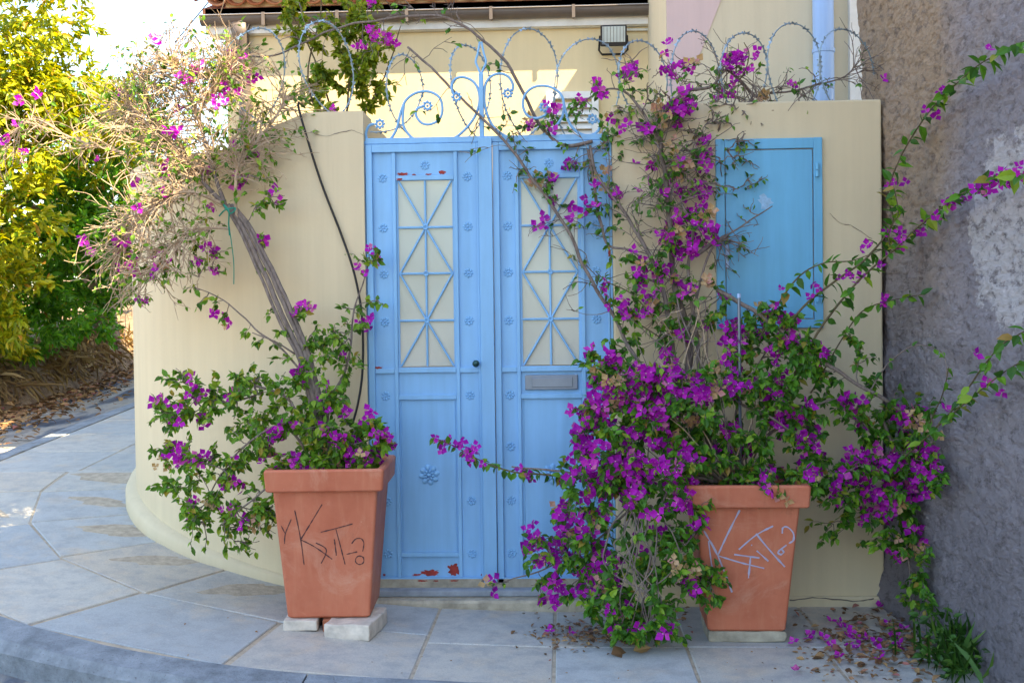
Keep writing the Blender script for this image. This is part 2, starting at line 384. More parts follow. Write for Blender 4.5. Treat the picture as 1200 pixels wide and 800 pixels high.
# ---- kerb stones
kerb = bpy.data.objects.new('kerb', None); COL.objects.link(kerb); struct(kerb)
t = -3.0
while t < LARC+15:
    t1 = t+.98; mb = MB(); prof = []
    steps = 9 if -1 < t < LARC+.5 else 1
    cs = [(WS, -.3), (WS+KW, -.3), (WS+KW+.012, -.05), (WS+KW-.02, -.008), (WS+.006, .004)]
    for i in range(steps+1):
        tt = t+.004+(t1-t-.008)*i/steps
        for j, (o, dz) in enumerate(cs):
            x, y = path(o, tt); e = noise.noise(Vector((x*7, y*7, o*9)))*.008
            mb.v.append((x, y+e*.5, gz(x, y)+dz+(e if j > 1 else 0)))
    for i in range(steps):
        for j in range(5): mb.f.append((i*5+j, (i+1)*5+j, (i+1)*5+(j+1)%5, i*5+(j+1)%5)); mb.m.append(0)
    mb.f += [(0, 1, 2, 3, 4), tuple(steps*5+q for q in (4, 3, 2, 1, 0))]; mb.m += [0, 0]
    mb.build('kerb_stone', M['kerb'], kerb); t = t1

# ================================================================ GARDEN WALLS
ZT = 2.632
lw = empty('garden_wall', (-.9, 0, .05), 'smooth cream rendered wall curving round the street corner, left of the gate', 'wall')
mb = MB(); out = [(-.645, 0)]+[path(0, t) for t in np.linspace(0, LARC, 40)]+[(CX-RW, 9)]
inn = [(x, y) for x, y in [(-.645, .26)]+[path(-.26, t) for t in np.linspace(0, LARC, 40)]+[(CX-RW+.26, 9)]]
n_ = len(out)
zt = lambda x, y: ZT - .17*min(1, max(0, (-.95-x)/.5))
zs = [lambda x, y: -.2]+[(lambda k: (lambda x, y: gz(x, y)+(zt(x, y)-gz(x, y))*k/6))(k) for k in range(0, 7)]
for q, lst in enumerate((out, inn)):
    for x, y in lst:
        for k, fz in enumerate(zs): mb.v.append((x, y, fz(x, y)))
K = len(zs)
for i in range(n_-1):
    for k in range(K-1):
        mb.f.append((i*K+k, i*K+k+1, (i+1)*K+k+1, (i+1)*K+k)); o = n_*K; mb.f.append((o+i*K+k, o+(i+1)*K+k, o+(i+1)*K+k+1, o+i*K+k+1)); mb.m += [0, 0]
    mb.f.append((i*K+K-1, n_*K+i*K+K-1, n_*K+(i+1)*K+K-1, (i+1)*K+K-1)); mb.m.append(0)
for k in range(K-1): mb.f.append((k, n_*K+k, n_*K+k+1, k+1)); mb.m.append(0)
mb.build('wall_body', M['cream'], lw, smooth=False)
bpy.context.view_layer.objects.active = None
mb = MB(); mb.box((-.925, .255, 0), (-.648, 1.25, ZT-.004)); mb.build('gate_return', M['cream'], lw, bevel=.008)
mb = MB()                                                       # flared footing along the foot of the curve
tt_ = list(np.linspace(-.1, LARC, 40))+[LARC+2, LARC+7]
for t in tt_:
    fl = .055*min(1, max(.12, (t-.15)/1.2))+.01; h = .045+.075*min(1, max(0, (t-.2)/1.6))
    for o, dz in ((-.01, -.1), (fl, -.1), (fl, h*.55), (fl*.75, h*.85), (-.01, h)):
        x, y = path(o, t); mb.v.append((x, y, gz(x, y)+dz))
for i in range(len(tt_)-1):
    for j in range(4): mb.f.append((i*5+j, (i+1)*5+j, (i+1)*5+j+1, i*5+j+1)); mb.m.append(0)
mb.build('footing', M['cream'], lw, smooth=True)

def hairline(parent, pts, w=.0016):
    L = [P(*q) for q in pts]; L = smoothline(L, 5); L = [q+Vector((noise.noise(q*40)*.006, 0, noise.noise(q*33+Vector((5, 5, 5)))*.006)) for q in L]; mb = MB()
    for i, q in enumerate(L): h = w*(.4+.9*rng.random()); mb.v += [(q.x, q.y-.0012, q.z-h), (q.x, q.y-.0012, q.z+h)]
    mb.f = [(2*i, 2*i+2, 2*i+3, 2*i+1) for i in range(len(L)-1)]; mb.m = [0]*len(mb.f); mb.build('hairline_crack', M['gutter'], parent)
hairline(lw, [(364, 155, -.001), (380, 160, -.001), (396, 156, -.001), (412, 153, -.001), (426, 158, -.001)])
rw = empty('garden_wall', (1.36, 0, 0), 'flat cream rendered wall right of the gate, carrying a blue metal hatch', 'wall')
mb = MB(); mb.box((.665, 0, -.1), (2.062, .26, ZT+.005)); mb.build('wall_body', M['cream'], rw, bevel=.01)
mb = MB(); mb.box((.70, -.022, -.05), (2.05, .01, .052)); mb.build('footing', M['cream'], rw, bevel=.008)
hairline(rw, [(925, 703, -.023), (960, 700, -.023), (1000, 704, -.023), (1024, 701, -.023)], .003)
hairline(rw, [(972, 250, -.001), (985, 262, -.001), (1000, 266, -.001), (1022, 280, -.001)])
mb = MB(); mb.box((.672, .262, 0), (.93, 1.25, ZT-.004)); mb.build('gate_return', M['cream'], rw, bevel=.008)

# ---- rough neighbouring wall on the right
rough = empty('rough_wall', (2.2, -1, 0), 'weathered grey and tan roughcast house wall with pale patch, at right edge', 'wall')
mb = MB(); ny_, nz_ = 290, 400
yy = np.linspace(.53, -1.85, ny_); zz = np.concatenate([np.linspace(-.15, 3.9, nz_-6), np.linspace(4.2, 6.2, 6)])
for y in yy:
    bx = 2.085+.085*max(0, -y) if y < 0 else 2.085
    for z in zz:
        v = Vector((y*.6, z, 0))
        d = noise.fractal(v*2.2, .9, 2.1, 3)*.024 + noise.noise(v*12)*.006 + noise.noise(v*30+Vector((3, 1, 4)))*.006 + noise.noise(v*58+Vector((1, 7, 4)))*.006
        rdg = abs(noise.noise(v*22+Vector((9, 2, 1)))); d += -.008*max(0, .14-rdg)/.14
        if y < -.82: d = d*.8-.012*min(1, (-.82-y)/.05)
        # cracks wandering down the wall
        for y0, za, zb in ((-.42, 1.35, 1.95), (-1.22, 1.0, 1.35)):
            if za < z < zb:
                yc = y0+.05*noise.noise(Vector((z*6, y0*9, 5)))+.02*noise.noise(Vector((z*25, y0, 7)))
                if abs(y-yc) < .011: d -= .02
        foot = max(0, .55-z); d += foot*foot*.25
        mb.v.append((bx-d, y, z))
for i in range(ny_-1):
    for j in range(nz_-1):
        mb.f.append((i*nz_+j, i*nz_+j+1, (i+1)*nz_+j+1, (i+1)*nz_+j)); mb.m.append(0)
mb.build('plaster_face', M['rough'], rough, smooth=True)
mb = MB(); mb.box((2.17, .45, -.2), (8, .525, 6.2)); mb.box((2.40, -14, -.2), (8, -1.8, 7.95)); mb.box((2.40, -1.8, -.2), (8, -.4, 11)); mb.box((2.40, -.4, -.2), (8, .44, 6.3)); mb.build('shade_core', M['white'], rough)  # unseen core; stepped heights and tall block added to shade, white to bounce light

# ================================================================ HOUSE BEHIND
HY = 2.5
def HX(px): return P(px, 100, HY).x
house = empty('house', (-.2, HY, 0), 'sunlit yellow house with clay tile roof behind the gate', 'house')
xl, xr = HX(266), 2.6
mb = MB(); mb.box((xl, HY, 0), (xr, HY+5, 4.05)); mb.build('house_wall', M['house'], house)
mb = MB(); mb.box((xl, HY+.75, 4.06), (xr, HY+5, 6.7)); mb.build('shade_storey', M['house'], house)  # unseen storey, added so the lane trees and road fall in shade
ze = P(500, 36, HY-.05).z
mb = MB(); mb.box((xl-.12, HY-.035, ze), (1.14, HY+.1, ze+.07)); mb.build('soffit', M['soffit'], house, bevel=.01)
mb = MB(); mb.box((xl-.14, HY-.05, ze+.01), (1.14, HY-.0355, ze+.20)); mb.build('fascia', M['white'], house)
# gutter: half round with beads, brackets
gy, gzv = HY-.082, ze+.12
g = MB(); prof = [(gy+.056*math.cos(a), gzv-.056*math.sin(a)) for a in np.linspace(0, math.pi, 12)]
prof = prof+[(gy-.066, gzv+.006), (gy-.058, gzv+.012), (gy-.047, gzv)]+[(gy+.047*math.cos(a), gzv-.047*math.sin(a)) for a in np.linspace(math.pi, 0, 12)]
x0, x1 = xl-.16, HX(783); k = len(prof)
g.v = [(x0, y, z) for y, z in prof]+[(x1, y, z) for y, z in prof]
g.f = [(i, (i+1)%k, k+(i+1)%k, k+i) for i in range(k)]; g.m = [0]*k
g.add([(x0+.002, gy+.056*math.cos(a), gzv-.056*math.sin(a)) for a in np.linspace(0, math.pi, 12)], [tuple(range(12))])
g.add([(x1-.002, gy+.056*math.cos(a), gzv-.056*math.sin(a)) for a in np.linspace(0, math.pi, 12)], [tuple(reversed(range(12)))])
gut = g.build('gutter', M['gutter'], house)
for px in (300, 385, 465, 562, 657, 752):
    x = HX(px)+.1; b = MB(); b.tube([(x, gy+.058*math.cos(a), gzv-.061*math.sin(a)) for a in np.linspace(0, math.pi, 10)], .007, 5)
    b.box((x-.012, gy-.068, gzv-.075), (x+.012, gy-.060, gzv+.02)); b.build('bracket', M['gutter'], gut)
xd = HX(286)
b = MB(); b.tube([(xd, gy, gzv-.05), (xd, gy, gzv-.12), (xd+.01, gy+.05, gzv-.24), (xd+.03, HY-.10, gzv-.50), (xd+.03, HY-.07, gzv-.62), (xd+.03, HY-.07, .2)], [.075, .06, .05, .05, .05, .05], 12)
b.build('downpipe', M['gutter'], house, smooth=True)
# roof: pans and barrel covers, single tiles
def barrel(up_, r=.085, L=.42, th=.013):
    mb = MB(); n_ = 9; A = np.linspace(0, math.pi, n_); sg = 1 if up_ else -1
    for y, s in ((0, 1.0), (L, .86)):
        for rr_ in (r*s, r*s-th):
            for a in A: mb.v.append((rr_*math.cos(a), y, sg*rr_*math.sin(a)))
    for i in range(n_-1):
        mb.f += [(i, i+1, 2*n_+i+1, 2*n_+i), (n_+i, 3*n_+i, 3*n_+i+1, n_+i+1), (i, n_+i, n_+i+1, i+1)]
    mb.m = [0]*len(mb.f)
    me = bpy.data.meshes.new('roof_tile'); me.from_pydata(mb.v, [], mb.f); me.materials.append(M['tile']); me.polygons.foreach_set('use_smooth', [True]*len(mb.f)); return me
cover, pan = barrel(True), barrel(False)
roof = MB(); sl = R(19)
roof.add([(xl-.16, HY-.05, ze+.2), (xr, HY-.05, ze+.2), (xr, HY+4, ze+.2+4.56*math.tan(sl)), (xl-.16, HY+4, ze+.2+4.56*math.tan(sl)),
          (xl-.16, HY-.05, ze+.16), (xr, HY-.05, ze+.16), (xr, HY+4, ze+.1+4.56*math.tan(sl)), (xl-.16, HY+4, ze+.1+4.56*math.tan(sl))],
         [(0,1,2,3), (7,6,5,4), (0,4,5,1), (1,5,6,2), (2,6,7,3), (3,7,4,0)])
ro = roof.build('roof', M['tile'], house)
for row in range(5):
    for i in range(27):
        x = xl-.12+.145*i; 
        if x > 1.2: continue
        yb = HY-.10+row*.34; z = ze+.245+row*.34*math.tan(sl)
        T = Matrix.Translation((x+rng.uniform(-.006, .006), yb+rng.uniform(-.012, .012), z))@Matrix.Rotation(sl+R(3), 4, 'X')
        link_copy('roof_tile', cover, ro, T)
        if row < 2: link_copy('roof_tile', pan, ro, Matrix.Translation((x+.0725, yb+.02, z+.05))@Matrix.Rotation(sl+R(3), 4, 'X'))
# louvred shutter low on the house wall
mb = MB(); a = P(640, 108, HY-.05); b_ = P(702, 172, HY-.05)
fr = MB(); fr.box((a.x, HY-.06, b_.z-.8), (a.x+.05, HY-.005, a.z)); fr.box((b_.x-.05, HY-.06, b_.z-.8), (b_.x, HY-.005, a.z)); fr.box((a.x+.05, HY-.059, a.z-.05), (b_.x-.05, HY-.006, a.z-.001))
sh = fr.build('window_shutter', M['white'], house)
z = b_.z-.75
while z < a.z-.07:
    s = MB(); s.add([(a.x+.052, HY-.05, z), (b_.x-.052, HY-.05, z), (b_.x-.052, HY-.015, z+.04), (a.x+.052, HY-.015, z+.04), (a.x+.052, HY-.05, z+.008), (b_.x-.052, HY-.05, z+.008), (b_.x-.052, HY-.015, z+.048), (a.x+.052, HY-.015, z+.048)],
                    [(0,1,2,3)[::-1], (4,5,6,7), (0,1,5,4), (1,2,6,5), (2,3,7,6), (3,0,4,7)]); s.build('slat', M['white'], sh); z += .052
# floodlight with bracket and conduit
fc = P(719, 42, HY-.16)
fl = empty('floodlight', (fc.x, HY, fc.z), 'small black floodlight under the eave of the yellow house', 'lamp')
def rotx(vs_, c, a): 
    return [tuple(Matrix.Rotation(a, 3, 'X')@(Vector(v)-c)+c) for v in vs_]
mb = MB(); mb.box((fc.x-.095, HY-.19, fc.z-.075), (fc.x+.095, HY-.13, fc.z+.075)); mb.v = rotx(mb.v, fc, R(14)); mb.build('lamp_body', M['dark'], fl, bevel=.008)
mb = MB(); mb.box((fc.x-.082, HY-.196, fc.z-.045), (fc.x+.082, HY-.191, fc.z+.065)); mb.v = rotx(mb.v, fc, R(14)); le = mb.build('lens', M['led'], fl)
for i in range(7):
    mb = MB(); xx = fc.x-.082+.0235*i+.01; mb.box((xx-.0015, HY-.199, fc.z-.044), (xx+.0015, HY-.1965, fc.z+.064)); mb.v = rotx(mb.v, fc, R(14)); mb.build('grid_bar', M['gutter'], le)
mb = MB(); mb.tube([(fc.x-.098, HY-.16, fc.z), (fc.x-.105, HY-.10, fc.z-.09), (fc.x-.08, HY-.01, fc.z-.10), (fc.x+.08, HY-.01, fc.z-.10), (fc.x+.105, HY-.10, fc.z-.09), (fc.x+.098, HY-.16, fc.z)], .008, 6); mb.build('bracket', M['dark'], fl)
a, b_, c_ = P(735, 35, HY-.02), P(768, 35, HY-.02), P(770, 120, HY-.02)
mb = MB(); mb.tube([(a.x-.05, HY-.02, a.z), (b_.x-.02, HY-.02, b_.z), (b_.x, HY-.02, b_.z-.02), (b_.x, HY-.02, 2.2)], .010, 6); mb.build('conduit', M['soffit'], fl)

# right-hand wing, nearer
WY = 1.05
wing = empty('house_wing', (1.6, WY, 0), 'pale cream wing of the neighbouring house behind the right wall top', 'building')
wx0 = P(781, 60, WY).x
e_ = P(660, 106, HY); wz = e_.z+1.447*(wx0-e_.x)
mb = MB(); mb.box((wx0, WY, 0), (2.6, HY+.5, wz)); mb.build('wing_wall', M['wing'], wing)
a, b_ = P(781, 0, WY), P(845, 0, WY); c_ = P(822, 60, WY); d_ = P(781, 110, WY)
mb = MB(); mb.add([(wx0+.002, WY-.004, wz-.01), (b_.x+.5, WY-.004, wz-.01), (b_.x, WY-.004, b_.z), (c_.x, WY-.004, c_.z), (d_.x+.06, WY-.004, d_.z), (wx0+.002, WY-.004, d_.z-.2)], [(5, 4, 3, 2, 1, 0)]); mb.build('pink_patch', M['pink'], wing)  # flat pink area with a slanting edge, laid over the wing wall
a = P(996, 60, WY-.05)
mb = MB(); mb.box((a.x, WY-.05, 1.5), (2.5, WY-.002, wz)); mb.build('corner_strip', M['white'], wing)
a = P(965, 60, WY-.08)
pipe = empty('drainpipe', (a.x, WY-.08, 0), 'pale blue drainpipe against the cream wall at top right', 'pipe')
mb = MB(); mb.tube([(a.x+.006, WY-.08, 1.0), (a.x, WY-.08, 3), (a.x-.004, WY-.08, wz)], .063, 16); mb.build('pipe_tube', M['pipeblue'], pipe, smooth=True)
for py in (60, 97):
    q = P(965, py, WY-.08); mb = MB(); mb.tube([(q.x, WY-.08, q.z-.011), (q.x, WY-.08, q.z+.011)], .068, 16); mb.build('collar', M['pipeblue'], pipe)

# ================================================================ STEP AND GATE
st = empty('door_step', (0, 0, 0), 'worn stone doorstep under the blue gate', 'step')
mb = MB(); nx_ = 40
for i in range(nx_+1):
    x = -.70+1.36*i/nx_; e = .006*noise.noise(Vector((x*9, 1, 2)))+.004*noise.noise(Vector((x*30, 4, 2)))
    for y, z in ((-.115, -.03), (-.118+e, .045+e*.6), (-.108+e, .058+e*.5), (.05, .062)): mb.v.append((x, y, z))
for i in range(nx_):
    for j in range(3): mb.f.append((i*4+j, (i+1)*4+j, (i+1)*4+j+1, i*4+j+1)); mb.m.append(0)
mb.f += [(0, 1, 2, 3), tuple(nx_*4+q for q in (3, 2, 1, 0))]; mb.m += [0, 0]
mb.build('stone_tread', M['stone'], st, smooth=False)
mb = MB(); mb.box((-.70, -.045, .062), (.70, .26, .096)); mb.build('upper_sill', M['greycement'], st, bevel=.006)
mb = MB(); mb.box((-.644, .02, .0965), (.664, .2, .142)); mb.build('riser', M['cement'], st)

GY = .03                                                        # gate front plane
def gx(px): return (px-573)/222.0
def gzp(py): return 1.53+(370.8-py)/222.0
ROWS = [204, 263, 317.5, 374, 462, 523, 587, 650]
def rosette(rad, petals=8):
    mb = MB()
    def dome(cx, cz, rx, rz, h, ang, n1=8, n2=3, y0=0.):
        ca, sa = math.cos(ang), math.sin(ang); base = len(mb.v)
        for j in range(n2):
            k = math.cos(j/n2*math.pi/2); hh = math.sin(j/n2*math.pi/2)*h
            for i in range(n1):
                a = 2*math.pi*i/n1; u, v_ = rx*k*math.cos(a), rz*k*math.sin(a)
                mb.v.append((cx+u*ca-v_*sa, -hh-y0, cz+u*sa+v_*ca))
        mb.v.append((cx, -h-y0, cz)); top = len(mb.v)-1
        for j in range(n2-1):
            for i in range(n1): mb.f.append((base+j*n1+i, base+j*n1+(i+1)%n1, base+(j+1)*n1+(i+1)%n1, base+(j+1)*n1+i))
        for i in range(n1): mb.f.append((base+(n2-1)*n1+i, base+(n2-1)*n1+(i+1)%n1, top))
    for k in range(petals):
        a = 2*math.pi*k/petals; dome(.66*rad*math.cos(a), .66*rad*math.sin(a), .34*rad, .27*rad, .24*rad, a, 8, 2)
    for k in range(petals if rad > .04 else 0):
        a = 2*math.pi*(k+.5)/petals; dome(.36*rad*math.cos(a), .36*rad*math.sin(a), .2*rad, .15*rad, .34*rad, a, 6, 2)
    dome(0, 0, .24*rad, .24*rad, .4*rad, 0)
    me = bpy.data.meshes.new('rosette'); me.from_pydata(mb.v, [], mb.f); me.materials.append(M['blue']); me.polygons.foreach_set('use_smooth', [True]*len(mb.f)); return me
RS, RL = rosette(.027), rosette(.058)
def chip(parent, cx, cz, w_, h_, y, seed):
    r2 = random.Random(seed); n1 = 26; mb = MB(); pts = []
    for i in range(n1):
        a = 2*math.pi*i/n1; k = .55+.55*r2.random()
        pts.append((cx+w_*.5*k*math.copysign(abs(math.cos(a))**.7, math.cos(a)), y, cz+h_*.5*k*math.copysign(abs(math.sin(a))**.7, math.sin(a))))
    mb.add(pts+[(cx, y, cz)], [(i, (i+1)%n1, n1) for i in range(n1)]); mb.build('chipped_patch', M['chip'], parent)
def zoomed(pts, y=GY+.012): return [(gx(420+a/4), y, gzp(40+b/4)) for a, b in pts]

def gate_leaf(left):
    L_ = empty('gate_leaf', (-.64 if left else .66, GY, .13), 'left leaf of the pale blue metal gate, with round knob' if left else 'right leaf of the pale blue metal gate, with letterbox', 'gate', 'double gate leaves')
    Bl = M['blue']; zb, ztp = gzp(684), gzp(165)
    if left: e0, e1, g0, g1, s = gx(431), gx(564.5), gx(468.5), gx(532.5), (gx(464), gx(537))
    else: e0, e1, g0, g1, s = gx(581), gx(717), gx(614), gx(680), (gx(609), gx(685.5))
    # sheet behind, in pieces round the glass
    mb = MB(); y0, y1 = GY+.014, GY+.02
    mb.box((e0, y0, zb), (g0, y1, ztp)); mb.box((g1, y0, zb), (e1, y1, ztp)); mb.box((g0, y0, zb), (g1, y1, gzp(428))); mb.box((g0, y0, gzp(208)), (g1, y1, ztp)); mb.build('sheet', Bl, L_)
    def bar(name, xa, xb, pya, pyb, d=.016, yb=GY+.014):
        mb = MB(); mb.box((xa, yb-d, gzp(pyb)), (xb, yb, gzp(pya))); return mb.build(name, Bl, L_, bevel=.003)
    bar('stile', e0, e0+.034, 165, 684, .024); bar('stile', e1-.012, e1, 165, 684, .024)
    bar('top_rail', e0+.034, e1-.012, 165, 174.5, .0235); bar('bottom_rail', e0+.034, e1-.012, 677.5, 684, .0235)
    i0, i1 = e0+.034, e1-.012
    bar('moulding', s[0]-.010, s[0]+.010, 174.5, 677.5); bar('moulding', s[1]-.010, s[1]+.010, 174.5, 677.5)
    bar('cross_rail', i0, s[0]-.0102, 429, 435); bar('cross_rail', s[0]+.0102, s[1]-.0102, 428.5, 434.5, .019); bar('cross_rail', s[1]+.0102, i1, 429, 435)
    bar('cross_rail', s[0]+.0102, s[1]-.0102, 461, 466.5); bar('cross_rail', s[0]+.0102, s[1]-.0102, 648, 653)
    bar('cross_rail', s[0]+.0102, s[1]-.0102, 201.5, 207.5, .013)
    bar('moulding', s[0]+.018, s[0]+.023, 466.5, 648, .005); bar('moulding', s[1]-.023, s[1]-.018, 466.5, 648, .005)
    # panes and grille
    zz_ = [gzp(q) for q in (208, 263, 317.5, 373, 427)]; xm = (g0+g1)/2
    for i in range(4):
        for xa, xb in ((g0, xm), (xm, g1)):
            mb = MB(); mb.box((xa+.0005, GY+.0205, zz_[i+1]+.0005), (xb-.0005, GY+.0245, zz_[i]-.0005)); mb.build('glass_pane', M['glass'], L_)
    def rod(a, b): mb = MB(); mb.tube([(a[0], GY+.013, a[1]), (b[0], GY+.013, b[1])], .0062, 6); mb.build('grille_bar', Bl, L_)
    rod((xm, zz_[0]), (xm, zz_[4]))
    for i in (1, 2, 3): rod((g0, zz_[i]), (g1, zz_[i]))
    for k in (1, 3):
        for xx in (g0+.003, g1-.003):
            rod((xx, zz_[k-1]), (xm, zz_[k])); rod((xm, zz_[k]), (xx, zz_[k+1]))
    for i in (1, 2, 3):
        mb = MB(); mb.tube([(xm+.011*math.cos(a), GY+.006, zz_[i]+.011*math.sin(a)) for a in np.linspace(0, 2*math.pi, 13)], .0045, 5); mb.build('grille_ring', Bl, L_)
    # rosettes
    def ros(me, x, z, y=GY+.0142): link_copy('rosette', me, L_, Matrix.Translation((x, y, z))@Matrix.Rotation(rng.uniform(-.2, .2), 4, 'Y'))
    for py in ROWS:
        ros(RS, (i0+s[0]-.01)/2, gzp(py)); ros(RS, (s[1]+.01+i1)/2, gzp(py))
    ros(RS, xm, gzp(190)); ros(RL, xm, gzp(556))
    # paint chips
    if left:
        for k, (cx, cy, w_, h_) in enumerate([(475, 200, 15, 4), (488, 201, 6, 2), (505, 201, 9, 2), (521, 198.5, 9, 5), (471, 206, 9, 3), (442, 428, 12, 3), (500, 672.5, 26, 8), (528, 669, 14, 16), (484, 675, 12, 3), (491, 681, 14, 2.5), (507, 681, 7, 2), (529, 681, 12, 2), (445, 675, 4, 3), (562, 675, 4, 3)]):
            yy_ = GY+.0135 if cy < 200 or 208 < cy < 677 and cy != 428 else GY-.011
            if cy in (201, 200, 206): yy_ = GY+.0005
            if cy == 428: yy_ = GY-.003
            chip(L_, gx(cx), gzp(cy), w_/222, h_/222, yy_, k+3)
    else:
        for k, (cx, cy, w_, h_) in enumerate([(634, 681, 20, 2.5), (655, 680, 16, 2.5), (640, 676, 5, 2), (716.5, 297, 3, 10)]):
            chip(L_, gx(cx), gzp(cy), w_/222, h_/222, GY-.011, k+40)
    if left:
        x, z = gx(559), gzp(424)
        mb = MB()
        pr = [(0, .012), (.012, .012), (.016, .008), (.028, .008), (.034, .016), (.046, .019), (.056, .014), (.060, .0)]
        for i, (d, r_) in enumerate(pr):
            for j in range(14): mb.v.append((x+r_*math.cos(j/14*2*math.pi), GY-.01-d, z+r_*math.sin(j/14*2*math.pi)))
        for i in range(len(pr)-1):
            for j in range(14): mb.f.append((i*14+j, i*14+(j+1)%14, (i+1)*14+(j+1)%14, (i+1)*14+j)); mb.m.append(0)
        mb.build('knob', M['knob'], L_, smooth=True)
        # post between the leaves
        mb = MB(); mb.box((gx(564.5)+.0006, GY-.028, gzp(684)), (gx(580.5), GY+.012, gzp(160))); mb.build('cover_strip', Bl, L_, bevel=.003)
        mb = MB(); mb.box((gx(566), GY-.004, gzp(160)), (gx(571.5), GY+.02, gzp(84))); mb.build('spear_post', Bl, L_, bevel=.004)
        mb = MB()
        for sgn in (-1, 1):
            mb.tube(smoothline([(gx(568.7), GY+.008, gzp(86)), (gx(568.7+sgn*3), GY+.008, gzp(78)), (gx(568.7+sgn*6), GY+.008, gzp(70)), (gx(568.7+sgn*3.5), GY+.008, gzp(60)), (gx(568.7+sgn*1), GY+.008, gzp(47))]), .006, 6)
        mb.build('spear_head', Bl, L_)
        paths = [[(85,400),(60,410),(45,450),(60,490),(100,503),(150,485),(190,430),(212,350),(240,290),(290,258),(350,255),(398,285),(410,340),(395,385),(350,408),(310,400),(285,365),(290,335),(320,322)],
                 [(228,310),(222,400),(250,455),(300,490),(350,498),(430,490),(500,450),(560,380),(585,310),(580,250),(555,210),(510,190),(470,200),(455,235),(462,265)]]
        ends = [(113, 402), (340, 322), (478, 283)]
    else:
        mb = MB(); mb.box((gx(616), GY-.0035, gzp(456)), (gx(678), GY+.013, gzp(438.5))); mb.build('letterbox', M['slot'], L_, bevel=.003)
        mb = MB(); mb.box((gx(624), GY-.009, gzp(453)), (gx(672), GY-.004, gzp(441.5))); mb.build('letterbox_flap', M['slot'], L_, bevel=.003)
        paths = [[(740,262),(744,230),(725,195),(690,178),(650,185),(620,215),(610,260),(612,330),(640,410),(690,460),(760,487),(850,480),(930,440),(975,380),(980,310),(955,265),(900,240),(840,245),(800,280),(790,330),(810,375),(850,390),(890,378),(908,350)],
                 [(978,300),(990,360),(1010,420),(1050,462),(1100,475),(1140,455),(1150,420),(1130,395)]]
        ends = [(720, 272), (890, 340), (1115, 400)]
    for pth in paths: mb = MB(); mb.tube(smoothline(zoomed(pth)), .0072, 8); mb.build('scroll', Bl, L_, smooth=True)
    big = rosette(.028)
    for a, b in ends:
        T = Matrix.Translation((gx(420+a/4), GY+.004, gzp(40+b/4))); link_copy('scroll_rosette', RS, L_, T@Matrix.Scale(1.12, 4))
    return L_
gate_leaf(True); gate_leaf(False)
# blue frame fixed to the walls
gf = empty('steel_gateway', (0, GY, .14), 'thin pale blue steel frame round the double gate', 'gateway')
mb = MB(); mb.box((-.644, GY-.012, .143), (gx(431)-.003, GY+.05, 2.475)); mb.build('jamb', M['blue'], gf, bevel=.003)
mb = MB(); mb.box((gx(717)+.003, GY-.012, .143), (.664, GY+.05, 2.475)); mb.build('jamb', M['blue'], gf, bevel=.003)
mb = MB(); mb.box((gx(431)-.0025, GY+.0, gzp(165)+.003), (gx(717)+.0025, GY+.05, 2.492)); mb.build('head_rail', M['blue'], gf, bevel=.003)

# ================================================================ HATCH
a = P(838, 164, 0); b_ = P(964, 384, 0); hx0, hx1, hz1, hz0 = a.x, b_.x, a.z, b_.z
ht = empty('meter_hatch', (hx0, 0, hz0), 'blue metal cabinet door set in the cream wall', 'hatch')
def hb(name, A, B, bev=.003, mat='blue2', par=None): mb = MB(); mb.box(A, B); return mb.build(name, M[mat], par or ht, bevel=bev)
fw_ = .045
hb('frame_side', (hx0, -.022, hz0), (hx0+fw_, .005, hz1)); hb('frame_side', (hx1-fw_, -.022, hz0), (hx1, .005, hz1))
hb('frame_top', (hx0+fw_, -.0215, hz1-fw_-.01), (hx1-fw_, .005, hz1-.001)); hb('frame_bottom', (hx0+fw_, -.0215, hz0+.001), (hx1-fw_, .005, hz0+fw_))
hd = hb('door_panel', (hx0+fw_+.005, -.016, hz0+fw_+.005), (hx1-fw_-.005, .004, hz1-fw_-.015))
for z in (hz1-.17, hz0+.17):
    mb = MB(); x = hx1-fw_-.002+.018
    mb.tube([(x, -.032, z-.035), (x, -.032, z-.002)], .0095, 10); mb.tube([(x, -.032, z+.002), (x, -.032, z+.035)], .0095, 10); mb.build('hinge', M['blue2'], ht)
q = P(852, 297, -.03)
hb('handle', (q.x-.010, -.047, q.z-.075), (q.x+.010, -.030, q.z+.045), .005, 'pipeblue', hd); hb('latch_bar', (q.x-.055, -.034, q.z+.05), (q.x+.01, -.0225, q.z+.062), .002, 'slot', hd)
mb = MB(); q = P(897, 236, -.017); r2 = random.Random(4); pts = []
for i in range(22):
    an = 2*math.pi*i/22; k = .022+.034*r2.random(); pts.append((q.x+k*1.05*math.cos(an), -.0172, q.z+k*.8*math.sin(an)))
mb.add(pts, [tuple(range(22))]); mb.build('pale_smear', M['smear'], hd)

